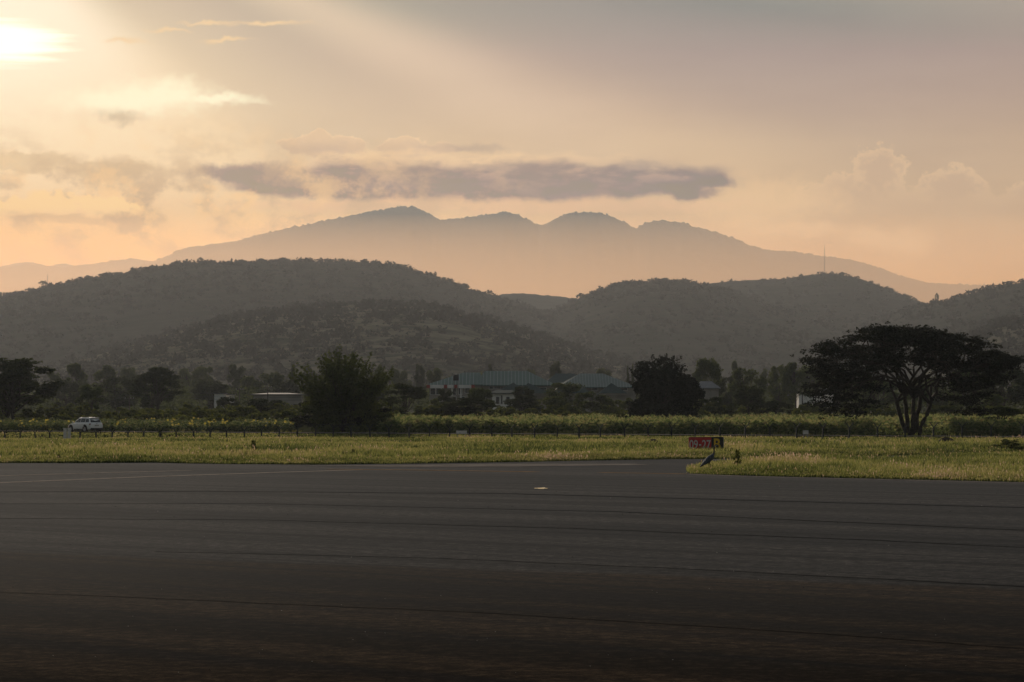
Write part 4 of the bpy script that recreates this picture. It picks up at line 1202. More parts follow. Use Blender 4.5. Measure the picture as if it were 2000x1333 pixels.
# ------------------------------------------------------------------ small mesh kit
class MB:
    def __init__(s): s.V = []; s.F = []; s.M = []
    def add(s, V, F, m=0):
        o = len(s.V); s.V += [tuple(map(float, v)) for v in V]; s.F += [tuple(int(i) + o for i in f) for f in F]; s.M += [m] * len(F); return s
    def box(s, c, size, m=0, rz=0.0, taper=1.0):
        cx, cy, cz = c; a, b, h = [k / 2 for k in size]
        V = []
        for z, t in ((-h, 1), (h, taper)):
            for x, y in ((-a, -b), (a, -b), (a, b), (-a, b)):
                x *= t; y *= t
                V.append((cx + x * math.cos(rz) - y * math.sin(rz), cy + x * math.sin(rz) + y * math.cos(rz), cz + z))
        return s.add(V, [(3, 2, 1, 0), (4, 5, 6, 7), (0, 1, 5, 4), (1, 2, 6, 5), (2, 3, 7, 6), (3, 0, 4, 7)], m)
    def bar(s, a, b, r, n=6, m=0):
        V, F = tube_np([(np.array([a, b], float), np.array([r, r]))], n)
        F = [tuple(f) for f in F] + [tuple(reversed(range(n))), tuple(range(n, 2 * n))]
        return s.add(V, F, m)
    def cyl(s, c, axis, r, h, n=24, m=0):
        a = np.array(axis, float); c = np.array(c, float)
        return s.bar(c - a * h / 2, c + a * h / 2, r, n, m)
    def build(s, name, mats, parent=None, smooth=False, bevel=0.0):
        o = mesh_np(name, s.V, s.F, mats, mi=s.M, smooth=smooth, parent=parent)
        if bevel:
            b = o.modifiers.new('bevel', 'BEVEL'); b.width = bevel; b.segments = 2; b.limit_method = 'ANGLE'
        return o
M_white = simple('white_render', (0.72, 0.68, 0.64), 0.8, var=0.1, scale=0.8)
M_cream = simple('cream_render', (0.28, 0.25, 0.215), 0.85, var=0.15, scale=0.5)
M_glassd = simple('dark_window_glass', (0.02, 0.025, 0.03), 0.12, var=0.2, spec=0.8)
M_red = simple('red_paint', (0.30, 0.045, 0.03), 0.6, var=0.2)
M_black = simple('black_plastic', (0.012, 0.012, 0.013), 0.5)
M_conc = simple('concrete_post', (0.045, 0.048, 0.047), 0.9, var=0.3, scale=9, spec=0.15)
M_metal = simple('galvanised_metal', (0.25, 0.25, 0.25), 0.4, metal=0.8)

def roof_mat(name, green, pale, every, amount):
    m, b = new_mat(name)
    t = NX.tree.nodes.new('ShaderNodeTexCoord'); p = NX(t.outputs['Object'])
    sp = NX.tree.nodes.new('ShaderNodeSeparateXYZ'); link(p, sp.inputs[0])
    x = NX(sp.outputs[0])
    fr = NX.m('FRACT', x / every)
    blk = noise(comb(NX.m('FLOOR', x / (every * 3.0)), 0.0, 0.0), 3.1, 1, 0.5)
    seam = sstep(fr, 0.08, 0.14, 1.0, 0.0)
    c = mixc(sstep(noise(p, 0.7, 4, 0.6), 0.3, 0.7), tuple(k * 0.8 for k in green), green)
    c = mixc(seam * sstep(blk, 0.5 - amount * .2, 0.56 - amount * .2), c, pale)
    link(c, b.inputs['Base Color']); b.inputs['Roughness'].default_value = 0.5
    bump(b, seam, 0.4, 0.05)
    return m
M_roof = roof_mat('green_metal_roof', (0.045, 0.115, 0.095), (0.30, 0.34, 0.32), 0.78, 0.5)
M_roof2 = roof_mat('green_ribbed_roof', (0.065, 0.12, 0.11), (0.22, 0.26, 0.245), 0.62, 2.0)
M_gable = simple('plain_green_roof', (0.030, 0.055, 0.048), 0.55, var=0.2)
def hip(x0, x1, r0, r1, ze, zr, dep, over=0.0):
    """hip roof, eave from x0 to x1, ridge from r0 to r1"""
    V = [(x0, -dep, ze), (x1, -dep, ze), (x1, dep, ze), (x0, dep, ze), (r0, 0, zr), (r1, 0, zr),
         (x0, -dep, ze - .18), (x1, -dep, ze - .18), (x1, dep, ze - .18), (x0, dep, ze - .18)]
    F = [(0, 1, 5, 4), (1, 2, 5), (2, 3, 4, 5), (3, 0, 4), (6, 7, 1, 0), (7, 8, 2, 1), (8, 9, 3, 2), (9, 6, 0, 3), (9, 8, 7, 6)]
    return V, F
HD = 620.0; HS = FPX / HD
def hx(px): return (px - 1000) / FPX * HD
def hz_(py): return at(1000, py, HD).z
def house(name, label, x0, x1, r0, r1, ez, rzp, dep, mat, wall, y=0.0, windows=(), porches=(), fascia=None, wy0=None, walls=None):
    cx = (hx(x0) + hx(x1)) / 2
    root = empty(name, (cx, HD + y, 0))
    k = (HD + y) / HD
    f = lambda px: hx(px) * k - cx
    g = lambda py: at(1000, py, HD + y).z
    V, F = hip(f(x0), f(x1), f(r0), f(r1), g(ez), g(rzp), dep)
    rf = MB().add(V, F).build('roof', mat, root)
    wx0, wx1 = (f(walls[0]), f(walls[1])) if walls else (f(x0) + .6, f(x1) - .6)
    MB().box(((wx0 + wx1) / 2, 0, g(ez) / 2 - .1), (wx1 - wx0, dep * 2 - 1.4, g(ez) - .2)).build('wall', wall, root)
    yf = -dep + .7
    for (wx, wyt, ww, wh) in windows:
        wn = MB().box((f(wx), yf - .03, g(wyt)), (ww, .10, wh)).build('window', M_white, root)
        MB().box((f(wx), yf - .09, g(wyt)), (ww - .18, .06, wh - .18)).build('pane', M_glassd, wn)
    if fascia:
        a, b, t, bo = fascia
        n = 14; xs = np.linspace(f(a), f(b), n + 1)
        fb = MB()
        for i in range(n):
            fb.box(((xs[i] + xs[i + 1]) / 2, -dep - .12, (g(t) + g(bo)) / 2), (xs[i + 1] - xs[i], .22, g(t) - g(bo)), m=(0 if i in (0, 5, 8, 13) else 1))
        fb.build('fascia', [M_red, M_white], root)
    for (pa, pc, pb, pt, pe) in porches:      # projecting hipped porch
        xa, xb, xc = f(pa), f(pb), f(pc); zt, zl = g(pt), g(pe); y0 = -dep - 3.2
        V = [(xa, y0, zl), (xb, y0, zl), (xb, -dep + .5, zl), (xa, -dep + .5, zl), (xc, y0 + 2.0, zt), (xc, -dep + 3, zt)]
        pr = MB().add(V, [(0, 1, 4), (1, 2, 5, 4), (3, 0, 4, 5), (3, 2, 1, 0)]).build('porch_roof', M_gable, root)
        MB().box(((xa + xb) / 2, y0 + .25, zl - .2), (xb - xa - .1, .2, .4)).build('fascia', M_cream, pr)
        MB().box(((xa + xb) / 2, (y0 - dep) / 2 + .4, zl / 2 - .1), (xb - xa - .8, 2.2, zl - .2)).build('porch_wall', wall, root)
    setp(root, label, 'house')
    return root
W2 = (0.9, 1.5)
h1 = house('house', 'two storey house with red and white striped fascia and black water tank', 835, 944, 905, 938, 752, 728, 6.5, M_roof, M_cream, y=4,
           windows=[(847, 765, 1.2, 1.5), (858, 765, 1.2, 1.5), (888, 765, 1.0, 1.7), (900, 764, .9, 1.7), (914, 763, 1.2, 1.3), (888, 782, 1.0, 1.6), (905, 782, 1.0, 1.6)], fascia=(835, 928, 752.5, 759))
for px in (878, 895, 921):
    q = MB().box((hx(px) - h1.location.x + .6, -6.1, at(0, 772, 624).z - 1.2), (.35, .3, 5.2)).build('pilaster', M_white, h1)
house('house', 'long house with big green hipped roof and pale seams behind the red fascia', 926, 1086, 947, 1030, 753, 725, 8.0, M_roof, M_cream, y=9,
      windows=[(960, 758, 1.0, .8), (972, 758, 1.6, .7), (985, 758, 1.6, .7), (1060, 760, 1.6, .6)],
      porches=[(966, 1003, 1026, 748, 768), (1010, 1031, 1076, 749, 769)])
house('house', 'house with an open pale gable between the two large green roofs', 1058, 1150, 1086, 1122, 752, 730, 5.0, M_gable, M_cream, y=22)
house('house', 'right hand house with closely ribbed green roof and two dark gabled porches', 1086, 1244, 1132, 1178, 757, 730, 8.0, M_roof2, M_cream, y=0,
      windows=[(1160, 761, 1.4, .7), (1168, 776, 1.0, 1.4), (1215, 761, 1.8, .6)],
      porches=[(1078, 1097, 1118, 749, 768), (1106, 1130, 1152, 749, 769), (1166, 1191, 1222, 749, 769)])
house('house', 'low walled front wing with white piers under the middle green roof', 956, 1012, 970, 1000, 768, 762, 3.0, M_gable, M_white, y=-14,
      windows=[(972, 782, .9, 1.6), (980, 781, .5, 2.0), (992, 782, .9, 1.6)])
# water tank, standing on the first house's roof
tk = empty('water_tank', (hx(891), 617.5, hz_(744)))
m = MB().cyl((0, 0, .65), (0, 0, 1), .62, 1.3, 20).build('tank', M_black, tk, smooth=False)
MB().cyl((0, 0, 1.36), (0, 0, 1), .25, .14, 14).build('lid', M_white, tk)
b_ = MB()
for a, c in ((-.5, -.5), (.5, -.5), (.5, .5), (-.5, .5)): b_.box((a, c, -.9), (.12, .12, 1.8))
b_.build('stand', M_metal, tk)
setp(tk, 'round black plastic water tank above the red and white fascia', 'water tank')
# other walls and roofs among the trees
def plain_house(px0, px1, top, d, mat_w, mat_r, roofh, label, nm='house', win=2, name='house'):
    s = FPX / d; x0, x1 = (px0 - 1000) / s, (px1 - 1000) / s; zt = at(1000, top, d).z
    root = empty(name, ((x0 + x1) / 2, d, 0)); W = x1 - x0
    MB().box((0, 0, zt / 2), (W, 5, zt)).build('wall', mat_w, root)
    if roofh > 0.3:
        V, F = hip(-W / 2 - .4, W / 2 + .4, -W * .22, W * .22, zt + .02 + .18, zt + roofh, 3.0)
        MB().add(V, F).build('roof', mat_r, root)
    else:
        MB().box((0, 0, zt + .09), (W + .5, 5.5, .16)).build('roof', mat_r, root)
    for k in range(win):
        xx = -W / 2 + W * (k + .5) / win
        wn = MB().box((xx, -2.53, zt * .55), (1.0, .10, 1.0)).build('window', M_cream, root)
        MB().box((xx, -2.60, zt * .55), (.8, .06, .8)).build('pane', M_glassd, wn)
    setp(root, label, nm)
M_tin = simple('grey_tin_roof', (0.16, 0.16, 0.16), 0.5, var=0.2)
plain_house(421, 440, 770, 640, M_white, M_tin, 0, 'taller white block of the walled compound left of the thicket', 'building', 1)
plain_house(441, 456, 772, 646, M_white, M_tin, 0, 'lower white block joined to the right of the taller one', 'building', 1)
plain_house(497, 590, 772, 650, M_cream, M_tin, 0.5, 'long white wall with low grey roof left of the thorn tree', 'building', 4)
plain_house(1356, 1402, 760, 600, M_cream, M_tin, 1.6, 'pale hipped roof between the black thorn tree and the rounded trees', 'house', 2)
plain_house(1558, 1600, 768, 600, M_white, M_tin, 0, 'white house with flat roof behind the palms', 'house', 2)
plain_house(1596, 1625, 764, 610, M_white, M_tin, 0.6, 'white house half hidden by the left boughs of the umbrella tree', 'house', 1)

# utility poles
M_wood = simple('weathered_pole_wood', (0.12, 0.10, 0.085), 0.9)
M_wire = simple('cable', (0.03, 0.03, 0.03), 0.6)
poles = []
for px, top, d, lb in ((253, 774, 520, 'thin pale utility pole in front of the broad left trees'), (523, 752, 600, 'utility pole with crossarm above the long white wall'), (468, 757, 620, 'bare thin pole above the gap in the white walls')):
    p = at(px, top, d); root = empty('utility_pole', (p.x, d, 0))
    MB().bar((0, 0, -.3), (0, 0, p.z), .11, 8).build('pole', M_wood, root)
    MB().box((0, -.14, p.z - .5), (1.8, .12, .12)).build('crossarm', M_wood, root)
    for k in (-.75, 0.25, .75): MB().cyl((k, -.14, p.z - .36), (0, 0, 1), .05, .16, 8).build('insulator', M_white, root)
    setp(root, lb, 'utility pole', 'utility poles'); poles.append((p.x, d, p.z - .3))
a, b = at(200, 757, 640), at(850, 759, 600)
mw = []
for q in (0, .7, 1.3):
    t = np.linspace(0, 1, 20)
    P = np.stack([a.x + (b.x - a.x) * t, a.y + (b.y - a.y) * t, a.z + (b.z - a.z) * t - q - 1.4 * 4 * t * (1 - t)], -1)
    mw.append((P, np.full(20, .025)))
V, F = tube_np(mw, 4)
o = mesh_np('overhead_cable', V, F, M_wire); setp(o, 'three sagging overhead cables crossing in front of the far trees', 'cable')

# masts and hut on the hills
def mast(px, top, D, h, w_, label):
    d = D * .99; z0 = hz1(h, px, d) - 1; zt = at(px, top, d).z; p = at(px, 794, d)
    root = empty('radio_mast', (p.x, d, z0)); H = zt - z0; m = MB()
    cs = [(w_ * math.cos(a), w_ * math.sin(a)) for a in (0.5, 2.6, 4.7)]
    for (x, y) in cs: m.bar((x, y, 0), (x * .6, y * .6, H * .86), .10, 5)
    n = 16
    for k in range(n):
        z = H * .86 * k / n; z2 = H * .86 * (k + 1) / n
        for i in range(3):
            x, y = cs[i]; x2, y2 = cs[(i + 1) % 3]
            m.bar((x, y, z), (x2, y2, z2), .07, 4)
    m.build('lattice', M_metal, root)
    MB().bar((0, 0, H * .84), (0, 0, H), .13, 5).build('antenna', M_metal, root)
    setp(root, label, 'radio mast')
MASTH = HILLS['hill8'][:3]
mast(1611, 478, 4300, MASTH, .7, 'tall thin lattice radio mast on the top of the right hill')
mast(92, 534, 3800, LEFTH, .5, 'short thin mast on the lower left slope')
d = 3780; zb = hz1(LEFTH, 532, d); p = at(532, 794, d)
root = empty('hill_shelter', (p.x, d, zb - .5))
m = MB()
for a in (-3, 0, 3): m.box((a, 0, 2.2), (.5, .5, 5.2))
m.build('post', M_conc, root); MB().box((0, 0, 5.0), (8.5, 4, .7)).build('roof', M_tin, root); MB().box((1.8, 0, 2.0), (2.6, 2.5, 4.0)).build('wall', M_conc, root)
setp(root, 'small open shelter with flat roof on the crest of the left hill', 'shelter')

# ------------------------------------------------------------------ fence
fence = empty('wire_fence', (FA[0], FA[1], 0))
PX_POST = [-226, -198, -170, -141, -112, -82, -52, -21, 10.5, 40, 69.5, 97.5, 127, 157, 188, 219, 250, 281, 313.5, 344, 378, 410, 443, 478, 511, 545, 580, 616, 650.5, 686, 723, 760, 799.5, 839, 878.5, 918, 961, 1000, 1044, 1088, 1131, 1172.5, 1220, 1266, 1311, 1357, 1406, 1455, 1504, 1555, 1607, 1658, 1713, 1767, 1822, 1878, 1935, 1997, 2060, 2124, 2189, 2255]
TOPX = [-60, 0, 344, 480, 650, 800, 1000, 1200, 1500, 1760, 1935, 2100]; TOPY = [838.5, 838, 837, 833.5, 828.5, 829.5, 828.5, 827.5, 826, 826, 824, 823]
def on_fence(px):
    u = (px - 1000) / FPX                       # x = u*y on the fence line
    y = (FA[1] - FD[1] / FD[0] * FA[0]) / (1 - FD[1] / FD[0] * u)
    return u * y, y
pm = MB()
pm.box((0, 0, .15), (.13, .13, 1.75))
arm = []
for sg in (-1, 1):
    V = [(-.045, -.045, 0), (.045, -.045, 0), (.045, .045, 0), (-.045, .045, 0)]
    Vb = [(x + sg * .33 * 1, y, 0.43) for x, y, _ in V]
    pm.add([(x, y, 1.0) for x, y, z in V] + [(x, y, 1.0 + z) for x, y, z in Vb], [(3, 2, 1, 0), (4, 5, 6, 7), (0, 1, 5, 4), (1, 2, 6, 5), (2, 3, 7, 6), (3, 0, 4, 7)])
proto = pm.build('post', M_conc, fence)
pts = []
rngp = random.Random(4)
for i, px in enumerate(PX_POST):
    x, y = on_fence(px)
    tz = at(px, float(np.interp(px, TOPX, TOPY)), y).z
    o = proto if i == 0 else proto.copy()
    if i: col.objects.link(o); o.parent = fence
    o.location = (x - FA[0], y - FA[1], tz - 1.43)
    o.rotation_euler = (rngp.uniform(-.03, .03), rngp.uniform(-.05, .05), 0.0 + rngp.uniform(-.15, .15))
    pts.append((x - FA[0], y - FA[1], tz - 1.43))
ws = []
for (ox, oz) in ((-.30, 1.40), (-.17, 1.22), (.30, 1.40), (.17, 1.22), (0, .95), (0, .65), (0, .35)):
    P = np.array([(a + ox, b, c + oz) for a, b, c in pts]); ws.append((P, np.full(len(P), .006)))
V, F = tube_np(ws, 4); mesh_np('wire', V, F, M_wire, parent=fence)
setp(fence, 'long fence of Y topped concrete posts and barbed wire between the meadow and the road', 'fence')

# small white boards
def board(px0, px1, py0, py1, d, label, double=False, legs=True, name='sign_board'):
    s = FPX / d; p0 = at(px0, py0, d); p1 = at(px1, py1, d); w_ = p1.x - p0.x; h = p0.z - p1.z
    zb = float(zg([p0.x], [d])[0])
    root = empty(name, ((p0.x + p1.x) / 2, d, p1.z))
    if double:
        for sg in (-1, 1): MB().box((sg * (w_ / 4 + .01), 0, h / 2), (w_ / 2 - .05, .08, h)).build('panel', M_boardw, root, bevel=.01)
    else:
        MB().box((0, 0, h / 2), (w_, .05, h)).build('panel', M_boardw, root, bevel=.01)
    if legs:
        for sg in (-.35, .35): MB().box((sg * w_, .06, (zb - p1.z) / 2 + h * .3), (.06, .06, abs(p1.z - zb) + h * .8)).build('post', M_metal, root)
    setp(root, label, 'board')
M_boardw = simple('dusty_white_board', (0.62, 0.57, 0.53), 0.7, var=0.12, scale=5)
board(123.5, 138.5, 836.5, 859, 272, 'upright white double panel board in the grass in front of the car', True)
board(891, 912, 841.5, 848, 258, 'small blank white board hanging on the fence in the middle', False)
board(1568, 1579, 841, 848.5, 244, 'smallest white board, square, on the fence left of the umbrella tree', False)

# ------------------------------------------------------------------ taxiway sign
def text_mesh(name, body, h, mat, parent, loc, narrow=1.0, bold=0.0):
    cu = bpy.data.curves.new(name, 'FONT'); cu.body = body; cu.size = 1.0; cu.extrude = 0.004; cu.offset = bold
    tmp = bpy.data.objects.new(name, cu); col.objects.link(tmp)
    bpy.context.view_layer.update()
    me = bpy.data.meshes.new_from_object(tmp.evaluated_get(bpy.context.evaluated_depsgraph_get()))
    bpy.data.objects.remove(tmp)
    co = np.array([v.co[:] for v in me.vertices]); lo, hi = co.min(0), co.max(0)
    s = h / (hi[1] - lo[1])
    for v in me.vertices:
        x, y, z = v.co
        v.co = ((x - (lo[0] + hi[0]) / 2) * s * narrow, -z - .0, (y - lo[1]) * s)
    me.materials.clear(); me.materials.append(mat)
    o = bpy.data.objects.new(name, me); col.objects.link(o); o.parent = parent; o.location = loc
    return o
SD = 186.0
p0, p1 = at(1345, 854.5, SD), at(1412.5, 880, SD)
sw, sh = p1.x - p0.x, p0.z - p1.z
sg = empty('taxiway_sign', ((p0.x + p1.x) / 2, SD, p1.z - .12), math.radians(-2))
sh += .12
M_sred = simple('sign_red', (0.48, 0.02, 0.018), 0.5, var=0.12, scale=4)
M_sblk = simple('sign_black', (0.012, 0.014, 0.012), 0.5)
M_syel = simple('sign_yellow', (0.72, 0.42, 0.01), 0.5, var=0.08)
M_swht = simple('sign_white', (0.55, 0.50, 0.46), 0.5, var=0.1)
rw = sw * .655
MB().box((-sw / 2 + rw / 2, -.0, sh / 2), (rw - .004, .16, sh)).build('red_panel', M_sred, sg, bevel=.008)
MB().box((-sw / 2 + rw + (sw - rw) / 2, 0, sh / 2), (sw - rw - .004, .162, sh)).build('black_panel', M_sblk, sg, bevel=.008)
MB().box((sw / 2 + .02, .01, sh / 2), (.04, .2, sh + .02)).build('end_frame', M_metal, sg)
MB().box((0, .0, sh + .012), (sw, .18, .024)).build('top_frame', M_black, sg)
for k in (-.8, 0, .8): MB().box((k, .0, -.22), (.07, .07, .46)).build('leg', M_metal, sg)
tz = sh * .22
text_mesh('runway_number', '09', sh * .60, M_swht, sg, (-sw / 2 + rw * .22, -.086, tz), .72, .012)
text_mesh('runway_number', '-', sh * .10, M_swht, sg, (-sw / 2 + rw * .505, -.086, tz + sh * .22), .55, .0)
text_mesh('runway_number', '27', sh * .60, M_swht, sg, (-sw / 2 + rw * .785, -.086, tz), .72, .012)
text_mesh('taxiway_letter', 'B', sh * .80, M_syel, sg, (sw / 2 - (sw - rw) * .50, -.087, sh * .12), .80, .02)
setp(sg, 'low airfield sign reading 09-27 in white on red beside a yellow B on black', 'sign')

# ------------------------------------------------------------------ heron
def loft(rings, n=12):
    """rings: (centre, half width across, half height, direction) ; continuous skin with closed ends"""
    V, F = [], []
    for c, a, b, t in rings:
        t = np.array(t, float); t /= np.linalg.norm(t)
        side = np.array([0, 1.0, 0]); up = np.cross(t, side); up /= np.linalg.norm(up)
        for k in range(n):
            th = 2 * math.pi * k / n
            V.append(np.array(c) + side * math.cos(th) * a + up * math.sin(th) * b)
    for i in range(len(rings) - 1):
        for k in range(n):
            F.append((i * n + k, i * n + (k + 1) % n, (i + 1) * n + (k + 1) % n, (i + 1) * n + k))
    F.append(tuple(range(n))); F.append(tuple(reversed(range((len(rings) - 1) * n, len(rings) * n))))
    return V, F
M_hgrey = simple('heron_grey_feathers', (0.055, 0.066, 0.085), 0.7, var=0.25, scale=25)
M_hdark = simple('heron_dark_feathers', (0.014, 0.015, 0.018), 0.7, var=0.25, scale=30)
M_hpale = simple('heron_pale_feathers', (0.42, 0.40, 0.38), 0.7, var=0.15, scale=30)
M_hbeak = simple('heron_beak', (0.20, 0.16, 0.07), 0.5)
hp = onground(1386, 921); hp.z = 0.0
her = empty('grey_heron', (hp.x, hp.y, 0.0), math.radians(6))
# local x to the right (towards the head), z up
rings = [((-.40, 0, .16), .010, .010, (1, 0, .9)), ((-.36, 0, .20), .035, .022, (1, 0, .9)), ((-.28, 0, .27), .065, .05, (1, 0, .85)), ((-.18, 0, .35), .095, .085, (1, 0, .8)),
         ((-.07, 0, .44), .105, .115, (1, 0, .8)), ((.03, 0, .53), .095, .115, (1, 0, .9)), ((.11, 0, .61), .070, .085, (1, 0, 1.3)), ((.155, 0, .68), .042, .050, (.6, 0, 1.2)),
         ((.175, 0, .75), .030, .034, (.25, 0, 1)), ((.180, 0, .83), .025, .028, (-.05, 0, 1)), ((.178, 0, .90), .023, .025, (.05, 0, 1)), ((.190, 0, .965), .023, .025, (.3, 0, 1)),
         ((.215, 0, 1.015), .026, .027, (.8, 0, .8)), ((.250, 0, 1.040), .033, .034, (1, 0, .25)), ((.295, 0, 1.045), .030, .030, (1, 0, -.05)), ((.325, 0, 1.040), .016, .016, (1, 0, -.1)), ((.38, 0, 1.032), .011, .010, (1, 0, -.1)), ((.45, 0, 1.022), .003, .003, (1, 0, -.1))]
V, F = loft(rings, 12)
mi = []
for f in F:
    if len(f) != 4: mi.append(1); continue
    i = f[0] // 12; k = f[0] % 12
    lower = 6 <= k <= 11
    if i <= 1: mi.append(1)
    elif i <= 6: mi.append(0)
    elif i <= 10: mi.append(2 if (k in (8, 9)) else 1)
    elif i <= 13: mi.append(2 if lower else 1)
    else: mi.append(3)
hb = MB(); hb.V = [tuple(v) for v in V]; hb.F = list(F); hb.M = mi
for sy, dx in ((.045, 0.0), (-.045, .07)):
    P = [(-.05 + dx * .2, sy, .40), (-.02 + dx * .6, sy, .24), (-.01 + dx, sy, .02), (.07 + dx, sy, .008)]
    v, f = tube_np([(np.array(P), np.array([.022, .012, .010, .008]))], 6); hb.add(v, [tuple(q) for q in f], 1)
hbo = hb.build('body', [M_hgrey, M_hdark, M_hpale, M_hbeak], her, smooth=True)
for sy in (-1, 1):
    wr = [((-.385, .045 * sy, .175), .008, .012, (1, 0, .9)), ((-.30, .07 * sy, .255), .018, .045, (1, 0, .85)), ((-.16, .095 * sy, .375), .024, .085, (1, 0, .8)), ((-.03, .098 * sy, .49), .022, .080, (1, 0, .85)), ((.06, .075 * sy, .57), .010, .035, (1, 0, 1))]
    v, f = loft(wr, 10)
    m = MB(); m.V = [tuple(q) for q in v]; m.F = list(f); m.M = [1 if q[0] < 10 else 0 for q in f]; m.build('wing', [M_hgrey, M_hdark], her, smooth=True)
    MB().cyl((.262, .031 * sy, 1.052), (0, 1, 0), .006, .01, 10).build('eye', M_syel, her)
pl = [((-.33, 0, .262), .012, .008, (1, 0, 1)), ((-.28, 0, .315), .030, .010, (1, 0, .9)), ((-.22, 0, .375), .02, .008, (1, 0, .9))]
v, f = loft(pl, 8); m = MB(); m.V = [tuple(q) for q in v]; m.F = list(f); m.M = [0] * len(f); m.build('rump_feathers', M_hpale, her, smooth=True)
her.scale = (1.16, 1.16, 1.16)
setp(her, 'dark grey heron with long neck standing at the tip of the grass island', 'heron')

# ------------------------------------------------------------------ white car
def carpaint():
    m, b = new_mat('white_car_paint')
    b.inputs['Base Color'].default_value = (0.80, 0.78, 0.76, 1); b.inputs['Roughness'].default_value = 0.35
    b.inputs['Coat Weight'].default_value = 0.6; b.inputs['Coat Roughness'].default_value = 0.08
    return m
M_paint = carpaint()
M_cglass = simple('tinted_car_glass', (0.012, 0.014, 0.016), 0.08, spec=0.8)
M_tyre = simple('tyre_rubber', (0.015, 0.015, 0.015), 0.8)
M_rim = simple('alloy_rim', (0.35, 0.36, 0.38), 0.3, metal=0.7)
M_lamp = simple('red_lamp_lens', (0.22, 0.02, 0.02), 0.2, spec=0.7)
CD = 322.0
cp = at(166, 794, CD)
car = empty('white_car', (cp.x, CD, 0.06), 0)
# local: +x forward, y to the left side, z up; length 4.75 width 1.93 height 1.70
L2_, HW = 2.38, .965
# side silhouette stations: x, z bottom, belt z, half width at belt, half width at sill
st = [(-2.38, .46, .95, .74, .70), (-2.33, .40, 1.02, .84, .82), (-2.15, .34, 1.08, .92, .90), (-1.7, .30, 1.10, .955, .94), (-1.0, .28, 1.09, .965, .95), (0, .27, 1.07, .965, .95), (.8, .27, 1.04, .960, .95), (1.3, .28, .99, .945, .94), (1.8, .30, .90, .90, .91), (2.15, .33, .80, .82, .85), (2.33, .38, .70, .70, .74), (2.38, .46, .60, .60, .62)]
V, F = [], []
prof = lambda s: [(-s[4] * .96, s[1]), (-s[4], s[1] + .12), (-HW * s[3] / HW - .012, (s[1] + s[2]) / 2), (-s[3], s[2] - .08), (-s[3] + .07, s[2]), (0, s[2] + .03), (s[3] - .07, s[2]), (s[3], s[2] - .08), (s[3] + .012, (s[1] + s[2]) / 2), (s[4], s[1] + .12), (s[4] * .96, s[1])]
for s in st:
    for (y, z) in prof(s): V.append((s[0], y, z))
n = 11
for i in range(len(st) - 1):
    for k in range(n):
        F.append((i * n + k, i * n + (k + 1) % n, (i + 1) * n + (k + 1) % n, (i + 1) * n + k))
F.append(tuple(reversed(range(n)))); F.append(tuple(range((len(st) - 1) * n, len(st) * n)))
m = MB().add(V, F); body = m.build('body', M_paint, car, smooth=True, bevel=.02)
# cabin
cs = [(-2.20, 1.05, 1.10, .80, .80), (-2.02, 1.05, 1.45, .80, .70), (-1.86, 1.05, 1.61, .82, .64), (-1.2, 1.05, 1.685, .84, .65), (-.4, 1.05, 1.70, .84, .66), (.25, 1.03, 1.64, .83, .65), (.75, 1.02, 1.38, .82, .70), (1.18, 1.00, 1.04, .80, .78)]
V, F = [], []
for x, zb, zt, wb, wt in cs:
    for (y, z) in [(-wb, zb), (-wt, zt - .09), (-wt + .1, zt), (0, zt + .02), (wt - .1, zt), (wt, zt - .09), (wb, zb)]: V.append((x, y, z))
n = 7
for i in range(len(cs) - 1):
    for k in range(n - 1): F.append((i * n + k, i * n + k + 1, (i + 1) * n + k + 1, (i + 1) * n + k))
F.append(tuple(reversed(range(n)))); F.append(tuple(range((len(cs) - 1) * n, len(cs) * n)))
MB().add(V, F).build('cabin', M_paint, car, smooth=True)
def quadpanel(pts, off, mat, name, par=car):
    P = [Vector(p) for p in pts]; nn = (P[1] - P[0]).cross(P[2] - P[0]).normalized()
    if nn.dot(sum(P, Vector()) / len(P) - Vector((-.4, 0, 1.1))) < 0: nn = -nn
    a = [tuple(p + nn * off) for p in P]; b = [tuple(p - nn * .03) for p in P]; k = len(P)
    F = [tuple(range(k)), tuple(reversed(range(k, 2 * k)))] + [(i, k + i, k + (i + 1) % k, (i + 1) % k) for i in range(k)]
    return MB().add(a + b, F).build(name, mat, par)
def wall_y(z, x):
    for a, b in zip(cs[:-1], cs[1:]):
        if a[0] <= x <= b[0]:
            t = (x - a[0]) / (b[0] - a[0]); q = [a[i] + (b[i] - a[i]) * t for i in range(5)]
            k = min(1, max(0, (z - q[1]) / (q[2] - .09 - q[1]))); return q[3] + (q[4] - q[3]) * k
    return .8
for sy in (-1, 1):
    for nm, pts in (('side_window', [(-1.98, 1.14), (-1.28, 1.13), (-1.28, 1.55), (-1.80, 1.50)]), ('side_window', [(-1.2, 1.13), (-.36, 1.12), (-.36, 1.57), (-1.2, 1.56)]), ('side_window', [(-.28, 1.12), (.86, 1.10), (.42, 1.42), (.18, 1.53), (-.28, 1.57)])):
        quadpanel([(x, sy * wall_y(z, x), z) for x, z in pts], .012, M_cglass, nm)
    tl = MB().box((-2.27, sy * .76, .93), (.16, .30, .15)).build('tail_lamp', M_lamp, car, bevel=.02)
    MB().box((.86, sy * 1.04, 1.14), (.16, .18, .14)).build('mirror', M_paint, car, bevel=.03)
    MB().bar((-1.7, sy * .60, 1.70), (.1, sy * .62, 1.72), .022, 6).build('roof_rail', M_metal, car)
    MB().box((2.2, sy * .66, .74), (.2, .3, .14)).build('headlight', M_cglass, car, bevel=.02)
    MB().box((-.2, sy * .955, .34), (2.0, .05, .10)).build('sill_trim', M_black, car)
    for hxp in (-.95, .1): MB().box((hxp, sy * .985, .95), (.2, .03, .03)).build('door_handle', M_metal, car)
